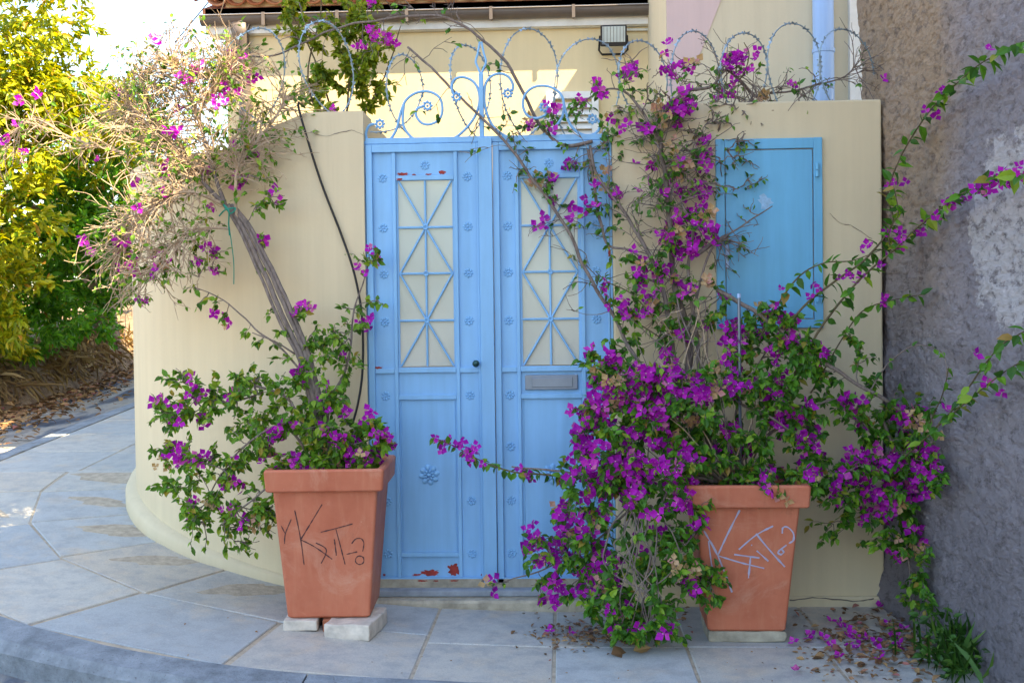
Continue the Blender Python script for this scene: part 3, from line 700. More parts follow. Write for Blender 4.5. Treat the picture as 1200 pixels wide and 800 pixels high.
# ================================================================ POTS
def pot(cx, cy, z0, rot, wb, wt, wr, h, label):
    root = empty('flower_pot', (cx, cy, z0), label, 'pot', 'terracotta pots by the gate')
    rim = .105
    prof = [(wb/2-.012, 0), (wb/2, .010), (wt/2, h-rim), (wt/2+.002, h-rim-.001), (wr/2-.012, h-rim), (wr/2-.006, h-rim+.006), (wr/2, h-.010), (wr/2-.006, h), (wr/2-.030, h), (wr/2-.036, h-.01), (wt/2-.03, h-.10)]
    def sq(hw, z, cr=.014, k=4):
        o = []
        for sx, sy, a0 in ((1, -1, -90), (1, 1, 0), (-1, 1, 90), (-1, -1, 180)):
            for i in range(k+1):
                a = R(a0+90*i/k); o.append(((hw-cr)*sx+cr*math.cos(a), (hw-cr)*sy+cr*math.sin(a), z))
        return o
    mb = MB(); k = 20
    for hw, z in prof: mb.v += sq(hw, z)
    for i in range(len(prof)-1):
        for j in range(k): mb.f.append((i*k+j, i*k+(j+1)%k, (i+1)*k+(j+1)%k, (i+1)*k+j)); mb.m.append(0)
    mb.f.append(tuple(reversed(range(k)))); mb.m.append(0)
    Rz = Matrix.Rotation(rot, 3, 'Z')
    mb.v = [tuple(Rz@Vector(v)+Vector((cx, cy, z0))) for v in mb.v]
    o = mb.build('pot_body', M['terra'], root, bevel=.004)
    s = MB(); g_ = 12; hw = wt/2-.03
    for i in range(g_+1):
        for j in range(g_+1):
            x, y = -hw+2*hw*i/g_, -hw+2*hw*j/g_; s.v.append(tuple(Rz@Vector((x, y, h-.055+.025*noise.noise(Vector((x*14, y*14, cx)))))+Vector((cx, cy, z0))))
    s.f = [(i*(g_+1)+j, (i+1)*(g_+1)+j, (i+1)*(g_+1)+j+1, i*(g_+1)+j+1) for i in range(g_) for j in range(g_)]; s.m = [0]*len(s.f)
    s.build('soil', M['soil'], root, smooth=True)
    # front face plane for the scrawl
    f0 = Rz@Vector((0, -wb/2, .01))+Vector((cx, cy, z0)); f1 = Rz@Vector((0, -wt/2, h-rim))+Vector((cx, cy, z0)); e = Rz@Vector((1, 0, 0))
    nrm = e.cross(f1-f0).normalized(); 
    return root, f0, nrm
def scrawl(root, f0, nrm, strokes, ox, oy, s, mat, wd):
    o = f0+nrm*.0015
    for st_ in strokes:
        pts = [Pp(ox+a/s, oy+b/s, o, nrm) for a, b in st_]
        pts = smoothline(pts, 7)
        mb = MB(); k = len(pts)
        for i, q in enumerate(pts):
            t_ = (pts[min(i+1, k-1)]-pts[max(i-1, 0)]).normalized(); sd_ = nrm.cross(t_)*wd*(.45+1.1*abs(noise.noise(q*60))+.35*rng.random())*.5
            mb.v += [tuple(q-sd_), tuple(q+sd_)]
        mb.f = [(2*i, 2*i+1, 2*i+3, 2*i+2) for i in range(k-1)]; mb.m = [0]*(k-1)
        mb.build('marker_stroke', mat, root)
lp, f0, nr = pot(-.738, -.482, .118, R(2.5), .392, .492, .562, .716, 'terracotta pot with dark scrawl, propped on broken stones left of gate')
scrawl(lp, f0, nr, [[(107,275),(125,310)],[(150,248),(125,310),(122,352)],[(165,210),(190,330),(205,442)],[(282,184),(230,270),(190,335)],[(190,335),(250,365),(325,418)],[(255,348),(300,378),(278,436)],[(334,333),(343,402)],[(276,303),(340,287),(412,267)],[(340,287),(362,370),(380,440)],[(386,397),(432,386)],[(408,352),(425,332),(448,330),(460,350),(455,385)],[(425,415),(438,404),(457,410),(458,432),(440,440),(425,430),(425,415)]], 300, 540, 3.64, M['terra_pen'], .0055)
rp, f0b, nrb = pot(1.240, -.498, .052, R(-1), .362, .480, .566, .697, 'terracotta pot with pale scrawl, on a thin slab right of gate')
scrawl(rp, f0b, nrb, [[(316,208),(262,315),(222,402)],[(163,296),(222,402),(283,558)],[(222,402),(320,432),(420,456)],[(292,397),(400,412)],[(362,408),(353,498)],[(388,381),(438,426)],[(312,376),(385,315),(458,276)],[(385,308),(440,375),(508,450)],[(497,308),(500,283),(520,281),(543,305),(545,335),(525,350)],[(515,357),(480,385),(490,397),(503,388),(495,376)],[(183,340),(193,420),(203,488)],[(364,357),(369,358)]], 780, 540, 3.635, M['blue_pen'], .008)
def rock(name, label, lo, hi, mat, seed, rot=0, broken=None):
    root = None; r2 = random.Random(seed); mb = MB(); nn = 5
    c = Vector([(a+b)/2 for a, b in zip(lo, hi)]); Rz = Matrix.Rotation(rot, 3, 'Z')
    import bmesh
    bm = bmesh.new(); bmesh.ops.create_cube(bm, size=1); bmesh.ops.subdivide_edges(bm, edges=bm.edges[:], cuts=4, use_grid_fill=True)
    sz = [b-a for a, b in zip(lo, hi)]
    for v in bm.verts:
        q = Vector((v.co.x*sz[0], v.co.y*sz[1], v.co.z*sz[2])); d = Vector(noise.noise_vector(q*18+Vector((seed*3, 0, 0))))*.006
        r_ = 1-.05*max(0, abs(v.co.x)+abs(v.co.y)+abs(v.co.z)-1.0); v.co = Rz@(q*r_+d)+Vector((0, 0, sz[2]/2))
        if v.co.z < .004: v.co.z = 0
    me = bpy.data.meshes.new(name); bm.to_mesh(me); bm.free(); me.materials.append(mat)
    o = bpy.data.objects.new(name, me); COL.objects.link(o); o.location = (c.x, c.y, lo[2])
    b = o.modifiers.new('bevel', 'BEVEL'); b.width = .004; b.segments = 1
    return tag(o, label, 'stone')
g1 = gz(-.9, -.7)
rock('propping_stone', 'small whitish stone block under the left corner of the left pot', (-.945, -.72, g1), (-.785, -.50, .1175), M['marble'], 1, R(4))
rock('propping_stone', 'longer whitish stone block under the right side of the left pot', (-.715, -.79, gz(-.6, -.7)), (-.495, -.46, .1172), M['marble'], 2, R(-6))
rock('broken_brick', 'red broken brick wedged between the two whitish stones under the left pot', (-.765, -.70, gz(-.7, -.7)), (-.715, -.55, .116), M['brickred'], 3, R(8))
rock('propping_stone', 'pale stone hidden at the back under the left pot', (-.87, -.43, gz(-.8, -.3)), (-.60, -.30, .1175), M['cement'], 6, 0)
rock('base_slab', 'thin grey cement slab under the right pot', (1.062, -.675, 0), (1.425, -.30, .0515), M['cement'], 5, R(-1))

# ================================================================ FOLIAGE TOOLS
LV = np.array([(0,0,0), (0,.5,-.05), (0,1,-.16), (-.27,.30,.05), (-.24,.62,.0), (.27,.30,.05), (.24,.62,.0)])
LF = [(0,1,3), (3,1,4), (1,2,4), (0,5,1), (5,6,1), (1,6,2)]
BV = np.array([(0,0,0), (-.45,.48,.14), (0,1.02,.36), (.45,.48,.14), (0,.5,.0)]); BF = [(0,4,1), (1,4,2), (0,3,4), (4,3,2)]
def leaf_variant(k, wide=1., curl=0.):
    v = LV.copy(); v[:, 0] *= wide; v[:, 2] += curl*v[:, 1]**2; 
    v[:, 0] += .06*k*v[:, 1]**2; return v
LEAVES = [leaf_variant(k, w_, c_) for k, w_, c_ in ((1, 1.05, -.1), (-1, .95, .1), (0, 1.1, -.25), (1, .85, 0.))]
def flower_mesh(seed):
    r2 = random.Random(seed); V = []; F = []; mi = []
    for b in range(3):
        a = 2*math.pi*b/3+r2.uniform(-.25, .25); op = r2.uniform(.55, 1.05)
        Rm = Matrix.Rotation(a, 3, 'Z')@Matrix.Rotation(op-1.0+.35, 3, 'X')@Matrix.Rotation(r2.uniform(-.3, .3), 3, 'Y')
        s = r2.uniform(.85, 1.1)
        base = len(V)
        for v in BV: V.append(tuple(Rm@(Vector(v)*s)))
        F += [tuple(i+base for i in f) for f in BF]; mi += [0]*4
    base = len(V)
    for i in range(4): V.append((.055*math.cos(i*math.pi/2), .055*math.sin(i*math.pi/2), .26))
    V.append((0, 0, .05)); F += [(base, base+1, base+2, base+3)]+[(base+i, base+4, base+(i+1)%4) for i in range(4)]; mi += [1]*5
    return np.array(V), F, mi
FLW = [flower_mesh(i) for i in range(6)]
def mk(name, V, F, mats, mi=None, smooth=False):
    me = bpy.data.meshes.new(name); me.from_pydata([tuple(v) for v in V], [], F)
    for m_ in mats: me.materials.append(m_)
    if mi: me.polygons.foreach_set('material_index', mi)
    if smooth: me.polygons.foreach_set('use_smooth', [True]*len(F))
    return me
def orient(d, nrm, s, pos):
    """matrix: local Y along d, local Z near nrm"""
    y = d.normalized(); x = y.cross(nrm)
    x = x.normalized() if x.length > 1e-5 else y.orthogonal().normalized()
    z = x.cross(y)
    return Matrix(((x.x*s, y.x*s, z.x*s, pos.x), (x.y*s, y.y*s, z.y*s, pos.y), (x.z*s, y.z*s, z.z*s, pos.z), (0, 0, 0, 1)))
def scatter(name, items, variants, mats, parent, singles=0, kind='stuff', keyf=None, single_name=None, label=None):
    """items: (matrix, variant). The first `singles` nearest the camera become objects, the rest one mesh."""
    items = sorted(items, key=lambda q: (q[0].translation-CAM).length)
    if singles:
        mesh_c = {}
        for Mx, v in items[:singles]:
            if v not in mesh_c: mesh_c[v] = mk(single_name, variants[v][0], variants[v][1], mats, variants[v][2] if len(variants[v]) > 2 else None)
            link_copy(single_name, mesh_c[v], parent, Mx)
        items = items[singles:]
    if not items: return None
    Vs, Fs, MI = [], [], []; off = 0; o0 = np.array(wloc(parent)) if parent else np.zeros(3)
    for Mx, v in items:
        A = np.array(Mx); V = variants[v][0]; Vs.append(V@A[:3, :3].T+A[:3, 3]-o0)
        Fs += [tuple(i+off for i in f) for f in variants[v][1]]; off += len(V)
        if len(variants[v]) > 2: MI += variants[v][2]
    me = mk(name, np.concatenate(Vs), Fs, mats, MI or None)
    o = bpy.data.objects.new(name, me); COL.objects.link(o); o.parent = parent; o['kind'] = kind; return o
LVAR = [(v, LF) for v in LEAVES]
def rv(s=1.): 
    return Vector((rng.gauss(0, s), rng.gauss(0, s), rng.gauss(0, s)))
class Plant:
    def __init__(s): s.nodes = []; s.leaves = []; s.fl = []; s.dry = []; s.tw = MB(); s.dead = MB()
    def branch(s, parent, pts, r0, r1, name='branch', mat='bark', wob=.008, n=8):
        """a main stem given as (px, py, depth) points"""
        L = smoothline([P(*q) for q in pts], 6)
        L = [q+Vector(noise.noise_vector(q*9))*wob for q in L]; k = len(L)
        rad = [(r0+(r1-r0)*i/(k-1))*(1+.12*noise.noise(q*14)) for i, q in enumerate(L)]
        mb = MB(); mb.tube(L, rad, n); mb.build(name, M[mat], parent, smooth=True)
        s.nodes += [(q, rad[i]) for i, q in enumerate(L)]; return L
    def twig(s, a, b, r=.003, dead=False, sag=.06, seg=7, wob=.02, n=4):
        mid = (a+b)*.5+rv(.25)*(b-a).length*.35+Vector((0, 0, sag*(b-a).length)); L = []
        for i in range(seg+1):
            t = i/seg; q = a*(1-t)**2+mid*2*t*(1-t)+b*t*t
            if 0 < i < seg: q = q+Vector(noise.noise_vector(q*23+Vector((r*9e3, 0, 0))))*wob
            L.append(q)
        (s.dead if dead else s.tw).tube(L, [max(.0016, r*(1-.6*i/seg)) for i in range(seg+1)], n, cap=False); return L
    def leaf(s, pos, d, size, fall=.35):
        out = Vector((0, -1, .2)); nrm = (out*.6+Vector((0, 0, .9))+rv(.55)); d = (d+Vector((0, 0, -fall))+rv(.3))
        s.leaves.append((orient(d, nrm, size*rng.uniform(.65, 1.25), pos), rng.randrange(4)))
    def flower(s, pos, size=.03, dry=False, d=None):
        d = (d or Vector((0, -1, .25)))+rv(.45)
        z = d.normalized(); y = z.orthogonal(); q = orient(y, z, size*rng.uniform(.75, 1.2), pos)
        q = q@Matrix.Rotation(rng.uniform(0, 6.28), 4, 'Z')
        (s.dry if dry else s.fl).append((q, rng.randrange(6)))
    def cluster(s, px, py, rx, ry, Y, dY, ntw, lpt=7, fpt=1.5, lsize=.042, fsize=.039, dry=.08, fall=.35, near=.6, start=.3, r=.003, dead=False, spread=.021, tuft=1, bias=(0, 0, 0)):
        for _ in range(ntw):
            while True:
                u, v_ = rng.uniform(-1, 1), rng.uniform(-1, 1)
                if u*u+v_*v_ <= 1: break
            tgt = P(px+u*rx, py+v_*ry, Y+rng.uniform(-dY, dY))
            c = [(q-tgt).length*rng.uniform(.7, 1.4)+max(0, q.z-tgt.z)*.2 for q, _r in s.nodes]
            i = min(range(len(c)), key=c.__getitem__); a = s.nodes[i][0]
            if (a-tgt).length > near:
                a = tgt+(a-tgt).normalized()*near*rng.uniform(.6, 1)
            L = s.twig(a, tgt, r*rng.uniform(.8, 1.3), dead); k = len(L)-1
            s.nodes.append((L[k//2], .003))
            nl = int(lpt*rng.uniform(.6, 1.4)+.5)
            for j in range(nl):
                t = start+(1-start)*rng.random(); q = L[int(t*k)].lerp(L[min(k, int(t*k)+1)], t*k-int(t*k)); dr = (L[min(k, int(t*k)+1)]-L[int(t*k)-1 if t*k >= 1 else 0])
                dr = dr.normalized() if dr.length > 1e-6 else Vector((0, -1, 0))
                s.leaf(q+rv(spread*.25), dr*.5+rv(.6)+Vector((0, -.35, 0)), lsize, fall)
            clump = max(3.2, fpt)
            if rng.random() < fpt/clump:
                dd = rng.random() < dry
                c0 = L[k-rng.randint(0, 2)]
                for j in range(int(clump*rng.uniform(.6, 1.5)+.5)):
                    s.flower(c0+rv(spread), fsize, dd or rng.random() < dry*.3)
    def strands(s, limbs, n, lmin, lmax, bias, up_=.1, r=.004, leafp=.5, flp=.05, sub=2, live=False):
        mesh = s.tw if live else s.dead
        for _ in range(n):
            L0 = rng.choice(limbs); i = rng.randint(len(L0)//4, len(L0)-1); a = L0[i]; tan = (L0[i]-L0[max(0, i-2)])
            tan = tan.normalized() if tan.length > 1e-6 else Vector((0, 0, 1))
            d = (tan*.5+Vector(bias)*rng.uniform(.3, 1.3)+Vector((rng.gauss(0, .8), rng.gauss(-.08, .35), rng.gauss(up_, .7)))).normalized()
            ln = rng.uniform(lmin, lmax); seg = 9; q = a.copy(); pts = [q.copy()]; curl = rv(.16)+Vector((0, 0, rng.uniform(-.22, .10)))
            for k in range(seg):
                d = (d+curl*.5+rv(.13)).normalized(); q = q+d*ln/seg; pts.append(q.copy())
            rr_ = r*rng.uniform(.65, 1.2); mesh.tube(pts, [max(.0016, rr_*(1-.6*k/seg)) for k in range(seg+1)], 4, cap=False)
            for _k in range(sub):
                j = rng.randint(2, seg-1); d2 = ((pts[j+1]-pts[j]).normalized()+rv(.6)).normalized(); q2 = pts[j].copy(); p2_ = [q2.copy()]
                for k in range(5): d2 = (d2+rv(.2)).normalized(); q2 = q2+d2*ln*.09; p2_.append(q2.copy())
                mesh.tube(p2_, [.0024, .0022, .002, .0018, .0016, .0015], 3, cap=False)
                if rng.random() < leafp: 
                    for _l in range(rng.randint(1, 4)): s.leaf(p2_[rng.randint(2, 5)], d2+rv(.5), .036)
            if rng.random() < flp:
                for _l in range(rng.randint(1, 3)): s.flower(pts[-1]+rv(.018), .034)
    def shoot(s, parent, pts, r0, r1, every=.035, lsize=.05, fl=.15, mat='stem', fall=.3, keep=True, fsize=.03):
        L = s.branch(parent, pts, r0, r1, 'shoot', mat, .004, 6); acc = 0; sd_ = 1
        for a, b in zip(L[:-1], L[1:]):
            acc += (b-a).length
            while acc > every:
                acc -= every; sd_ = -sd_; t_ = (b-a).normalized(); side = t_.cross(Vector((0, 1, 0))).normalized()*sd_
                s.leaf(a.lerp(b, rng.random()), side*.7+t_*.3+Vector((0, -.35, -.2))+rv(.45), lsize, fall)
                if rng.random() < fl:
                    for _ in range(rng.randint(1, 3)): s.flower(a.lerp(b, rng.random())+rv(.02)+side*.02, fsize)
    def finish(s, parent, lm, nl=300, nf=300):
        if s.tw.v: s.tw.build('twigs', M['bark'], parent)['kind'] = 'stuff'
        if s.dead.v: s.dead.build('dry_twigs', M['twig'], parent)['kind'] = 'stuff'
        scatter('foliage', s.leaves, LVAR, [M[lm]], parent, nl, single_name='leaf')
        scatter('blossom', s.fl, FLW, [M['bract'], M['petalc']], parent, nf, single_name='flower')
        if s.dry: scatter('faded_blossom', s.dry, FLW, [M['drybract'], M['drybract']], parent, 60, single_name='faded_flower')
# ================================================================ BOUGAINVILLEA, LEFT POT
bl = empty('bougainvillea', (-.73, -.47, .78), 'sparse bougainvillea in the left pot, tied up into a sunlit mass of dry twigs', 'plant', 'potted bougainvilleas')
p1 = Plant()
for dx, s_ in ((0, 1), (7, .85), (-6, .7), (12, .8)):
    p1.branch(bl, [(378+dx, 556, -.46), (372+dx*.8, 500, -.40), (358+dx*.7, 430, -.33), (340+dx, 390, -.29), (312+dx, 325, -.24), (285+dx*.8, 270, -.19), (268+dx*.5, 240, -.15)], .015*s_, .011*s_, 'stem')
LA = p1.branch(bl, [(268, 245, -.15), (240, 215, -.12), (212, 180, -.06), (180, 150, 0), (150, 125, .05)], .013, .005)
LB_ = p1.branch(bl, [(266, 245, -.15), (250, 200, -.1), (232, 140, -.05), (215, 95, 0), (200, 72, .02)], .012, .005)
LC = p1.branch(bl, [(278, 262, -.17), (276, 215, -.16), (283, 185, -.14), (302, 165, -.1), (322, 140, -.02), (335, 115, .05)], .010, .004, mat='twig')
LD = p1.branch(bl, [(262, 240, -.15), (228, 225, -.2), (190, 235, -.2), (160, 262, -.15), (140, 300, -.1)], .009, .003, mat='twig')
LE = p1.branch(bl, [(270, 268, -.17), (235, 270, -.2), (200, 290, -.22), (180, 318, -.2)], .007, .003, mat='twig')
LF_ = p1.branch(bl, [(240, 210, -.1), (190, 195, -.1), (140, 178, -.05), (90, 165, .05), (45, 140, .2), (22, 152, .3), (5, 175, .35)], .008, .003, mat='twig')
LG = p1.branch(bl, [(185, 160, 0), (172, 120, .05), (165, 85, .1)], .012, .009, mat='bark_dark')
LH = p1.branch(bl, [(230, 135, -.03), (250, 105, 0), (270, 75, .05)], .008, .003)
p1.branch(bl, [(378, 556, -.44), (382, 500, -.36), (388, 470, -.32), (402, 440, -.25), (412, 400, -.2), (416, 360, -.16), (432, 312, -.12)], .011, .003)
p1.branch(bl, [(372, 540, -.48), (340, 470, -.46), (300, 452, -.42), (300, 462, -.42), (270, 470, -.38), (235, 470, -.35)], .008, .003)
p1.branch(bl, [(372, 550, -.48), (345, 510, -.55), (320, 500, -.6), (290, 520, -.6), (262, 550, -.55), (240, 590, -.5)], .008, .003)
p1.branch(bl, [(368, 548, -.5), (330, 560, -.62), (290, 590, -.62), (260, 615, -.55)], .007, .003)
p1.branch(bl, [(356, 440, -.33), (330, 410, -.3), (300, 385, -.26), (262, 352, -.22), (232, 338, -.2)], .006, .0025)
p1.branch(bl, [(345, 415, -.3), (320, 400, -.35), (296, 390, -.36)], .005, .0025)
p1.branch(bl, [(382, 520, -.4), (405, 510, -.42), (430, 500, -.42)], .007, .003)
# dry crown: hundreds of long fine pale twigs sweeping left and down
for LB, n_, l0, l1, bi, up_ in ((LA, 190, .15, .36, (-.45, 0, 0), .05), (LB_, 190, .15, .34, (-.1, 0, .1), .1), (LC, 110, .12, .30, (.15, 0, .15), .1), (LD, 130, .15, .36, (-.45, 0, -.25), -.1), (LE, 80, .15, .32, (-.4, 0, -.25), -.1), (LF_, 60, .12, .28, (-.2, 0, -.2), -.05), (LG, 60, .10, .28, (0, 0, .2), .15), (LH, 110, .12, .32, (.2, 0, .2), .1)):
    p1.strands([LB], n_, l0, l1, bi, up_, .0038, .45, .04)
p1.cluster(225, 95, 80, 38, .05, .15, 22, 4, .5, .034, fsize=.034, dead=True, dry=.15)
p1.cluster(270, 180, 60, 60, -.1, .12, 28, 6, .3, .036, dead=True)
p1.cluster(200, 250, 70, 70, -.1, .12, 12, 4, .3, .034, dead=True)
p1.cluster(225, 305, 45, 35, -.14, .1, 18, 6, .6, .036)
p1.cluster(315, 225, 25, 30, -.15, .08, 11, 6, 1.0, .038)
p1.cluster(315, 290, 22, 28, -.18, .08, 6, 5, .4, .038)
p1.cluster(175, 320, 45, 12, -.1, .1, 8, 4, .2, .034, dead=True)
# leafy lower mass
p1.cluster(335, 470, 75, 55, -.42, .16, 66, 11, 0.33, 0.040, fsize=.034)
p1.cluster(255, 490, 75, 55, -.40, .14, 55, 11, 0.36, 0.040, fsize=.034)
p1.cluster(215, 465, 45, 40, -.36, .1, 21, 10, 0.30, 0.040, fsize=.034)
p1.cluster(235, 570, 50, 55, -.5, .14, 48, 11, 0.60, 0.040, fsize=.034)
p1.cluster(300, 565, 55, 50, -.55, .14, 55, 12, 0.42, 0.040, fsize=.034)
p1.cluster(270, 625, 60, 28, -.52, .12, 26, 7, 0.18, 0.037, fsize=.034)
p1.cluster(300, 610, 30, 40, -.45, .12, 36, 1, 0.00, 0.037, fsize=.034)
p1.cluster(350, 520, 55, 35, -.58, .12, 50, 12, 0.54, 0.040, fsize=.034)
p1.cluster(415, 515, 42, 28, -.52, .14, 52, 13, 0.72, 0.041, fsize=.034)
p1.cluster(380, 440, 45, 45, -.32, .12, 36, 9, 0.30, 0.040, fsize=.034)
p1.cluster(330, 385, 60, 35, -.28, .08, 19, 9, 0.36, 0.039, fsize=.034)
p1.cluster(410, 395, 35, 40, -.2, .08, 21, 8, 0.42, 0.039, fsize=.034)
p1.cluster(425, 300, 25, 25, -.13, .06, 8, 6, 0.36, 0.037, fsize=.034)
p1.cluster(438, 365, 18, 18, -.14, .05, 7, 5, 0.60, 0.037, fsize=.034)
p1.cluster(385, 540, 60, 14, -.56, .14, 36, 9, 0.54, 0.039, fsize=.034)
p1.cluster(250, 375, 30, 25, -.2, .05, 4, 8, 0.36, 0.039, fsize=.034)
p1.cluster(190, 520, 30, 60, -.4, .1, 14, 10, 0.42, 0.040, fsize=.034)
p1.finish(bl, 'leaf', 300, 260)
# green cord that ties the stems
q = P(268, 248, -.19)
cd = empty('tie_cord', q, 'green cord tied round the left bougainvillea stems', 'cord')
mb = MB(); mb.tube(smoothline([P(257, 253, -.2), P(264, 246, -.23), P(276, 244, -.22), P(270, 250, -.23), P(262, 240, -.21), P(268, 247, -.24), P(268, 262, -.22), P(269, 276, -.21)]), .004, 6); mb.build('knot', M['cord'], cd)
mb = MB(); mb.tube(smoothline([P(268, 262, -.21), P(272, 290, -.2), P(274, 310, -.2), P(274, 333, -.2)]), .0028, 6); mb.build('loose_end', M['cord'], cd)

# ================================================================ BOUGAINVILLEA, RIGHT POT
br = empty('bougainvillea', (1.23, -.48, .68), 'large flowering bougainvillea spilling over the right pot and up across the gate', 'plant', 'potted bougainvilleas')
p2 = Plant(); B = p2.branch
T1 = B(br, [(850, 578, -.48), (830, 540, -.42), (812, 500, -.36), (806, 450, -.3), (808, 410, -.26), (800, 370, -.22), (790, 330, -.2), (786, 280, -.17), (782, 230, -.14), (776, 180, -.1), (770, 140, -.05)], .024, .010, 'trunk', 'bark_dark')
T2 = B(br, [(862, 578, -.48), (838, 520, -.4), (800, 470, -.32), (790, 420, -.26), (783, 370, -.22), (770, 320, -.2), (750, 280, -.16), (725, 240, -.12), (700, 205, -.06), (692, 170, 0)], .016, .007, 'trunk')
B(br, [(845, 575, -.44), (822, 480, -.32), (818, 400, -.25), (806, 320, -.22), (812, 270, -.2), (800, 240, -.16)], .012, .006, 'trunk')
T3 = B(br, [(800, 480, -.4), (770, 450, -.38), (740, 410, -.28), (715, 365, -.2), (690, 325, -.14), (668, 275, -.1), (645, 238, -.07), (610, 190, -.03), (585, 158, 0), (540, 115, .04), (505, 80, .08), (478, 55, .12)], .011, .006)
T4 = B(br, [(695, 165, 0), (660, 170, .02), (635, 150, .05), (612, 105, .08), (590, 70, .1), (560, 42, .12), (530, 25, .14), (500, 18, .16), (450, 23, .2), (400, 32, .22), (360, 48, .24), (320, 66, .25), (285, 66, .28), (258, 74, .3)], .010, .004)
T5 = B(br, [(770, 145, -.05), (800, 110, 0), (835, 100, .05), (850, 82, .08), (880, 108, .1), (886, 112, .1), (940, 105, .12), (985, 92, .14), (1002, 78, .14)], .010, .003)
B(br, [(775, 170, -.08), (755, 135, -.04), (735, 110, 0), (710, 105, .02), (680, 120, .03)], .009, .004)
B(br, [(690, 175, 0), (700, 240, -.06), (712, 285, -.1), (740, 295, -.14), (770, 320, -.18)], .009, .005)
T6 = B(br, [(806, 390, -.25), (830, 300, -.2), (850, 278, -.12), (880, 258, -.1), (905, 242, -.1)], .007, .003)
B(br, [(815, 300, -.22), (835, 285, -.16), (852, 276, -.1), (850, 280, -.1)], .011, .009)
B(br, [(840, 340, -.30), (880, 362, -.36), (920, 390, -.42), (960, 420, -.46), (1000, 447, -.48), (1040, 470, -.5), (1070, 495, -.5), (1092, 520, -.5)], .011, .008)
B(br, [(845, 560, -.5), (790, 490, -.58), (745, 475, -.62), (700, 490, -.6)], .011, .004)
B(br, [(845, 565, -.5), (800, 530, -.66), (770, 560, -.72), (720, 560, -.7), (660, 552, -.6), (600, 546, -.5)], .010, .004)
B(br, [(850, 565, -.52), (810, 545, -.7), (775, 590, -.78), (765, 640, -.80), (755, 700, -.80), (748, 742, -.82)], .009, .004)
B(br, [(848, 565, -.5), (790, 560, -.7), (735, 600, -.7), (690, 640, -.62), (640, 665, -.5), (590, 682, -.4)], .008, .003)
B(br, [(870, 570, -.46), (890, 520, -.42), (930, 490, -.42), (985, 470, -.42), (1030, 520, -.42)], .010, .004)
B(br, [(866, 570, -.46), (860, 500, -.36), (875, 450, -.32), (900, 410, -.28)], .009, .004)
B(br, [(1030, 480, -.45), (1050, 540, -.42), (1058, 600, -.38), (1064, 660, -.34), (1068, 710, -.3)], .009, .004)
B(br, [(870, 475, -.5), (905, 490, -.55), (935, 515, -.55), (950, 540, -.55)], .007, .003)
# hanging bare loops in the middle of the skirt
for k in range(11):
    x0 = 748+rng.uniform(-12, 14); x1 = x0+rng.uniform(-45, 40); x2 = 752+rng.uniform(-28, 28)
    p2.branch(br, [(x0, 592, -.78), (x1*.5+x0*.5+rng.uniform(-12, 12), 625, -.86), (x1, 655+rng.uniform(-15, 15), -.88), (x2, 700, -.88), (x2+rng.uniform(-15, 15), 738, -.85)], .0042, .0025, 'hanging_stem', 'bark', .012, 5)
for k in range(40):
    a = P(785+rng.uniform(-30, 50), 400+rng.uniform(-60, 150), -.35); b_ = P(770+rng.uniform(-50, 90), 470+rng.uniform(-120, 110), -.4+rng.uniform(-.2, .1)); p2.twig(a, b_, .004, rng.random() < .5)
for k in range(60):                                              # thicket of thin stems above the pot
    a = P(845+rng.uniform(-25, 40), 572, -.48); b_ = P(790+rng.uniform(-70, 120), 490+rng.uniform(-60, 60), -.45+rng.uniform(-.25, .2)); p2.twig(a, b_, .005, rng.random() < .3)
C = p2.cluster
# upper part
C(760, 105, 62, 42, 0, .14, 44, 3.9, 0.96, .036); C(790, 165, 42, 38, -.08, .12, 30, 4.4, 1.20, .038); C(735, 150, 40, 35, -.02, .1, 18, 5.5, 0.78, .04)
C(775, 215, 30, 32, -.14, .1, 18, 5.5, 1.44, .038); C(805, 268, 32, 24, -.22, .1, 22, 4.4, 1.92, .038); C(785, 300, 30, 30, -.24, .08, 16, 5.5, 0.84, .04)
C(680, 215, 52, 34, -.05, .08, 24, 5.5, 0.90, .036); C(640, 190, 40, 30, -.02, .06, 10, 4.4, 0.72, .034); C(700, 265, 40, 30, -.1, .06, 14, 5.5, 0.60, .036); C(620, 240, 50, 45, -.04, .04, 6, 1.1, 0.30, .03)
C(690, 110, 30, 20, .04, .08, 10, 5.5, 0.48, .038); C(660, 140, 35, 22, .04, .06, 12, 5.5, 0.48, .04); C(620, 150, 40, 12, .04, .06, 8, 5.5, 0.42, .036)
C(850, 85, 40, 28, .06, .08, 20, 2.8, 0.60, .032); C(930, 105, 55, 30, .1, .06, 16, 1.7, 0.21, .03); C(760, 75, 60, 20, .04, .1, 18, 0.4, 0.06, .03, dead=False)
C(838, 175, 48, 60, -.05, .1, 120, 0.7, 0.02, .03, r=.0042, near=.5); C(865, 205, 35, 45, -.05, .06, 34, 1.3, 0.06, .032, r=.0036); C(800, 125, 85, 35, 0, .1, 90, 0.6, 0.06, .03, r=.004)
C(745, 330, 40, 40, -.2, .08, 16, 7.7, 0.48, .044); C(735, 390, 35, 40, -.26, .08, 14, 8.8, 0.36, .044); C(775, 370, 40, 45, -.28, .08, 26, 5.5, 0.72, .04, dry=.4); C(812, 350, 35, 40, -.3, .08, 18, 4.4, 0.72, .04, dry=.35)
p2.strands([T1[len(T1)*2//3:]], 60, .12, .34, (.25, 0, .1), .1, .0035, .35, .08, 2, True)
p2.strands([T5], 70, .10, .32, (.1, 0, -.15), 0, .0034, .2, .03, 2, True)
p2.strands([T6[:len(T6)*2//3]], 16, .10, .24, (.2, 0, -.3), -.1, .0034, .2, .03, 3, True)
p2.strands([T4], 36, .08, .26, (0, 0, .1), .1, .003, .4, .06, 2, True)
p2.strands([T3], 24, .10, .3, (0, 0, 0), .1, .003, .4, .04, 2, True)
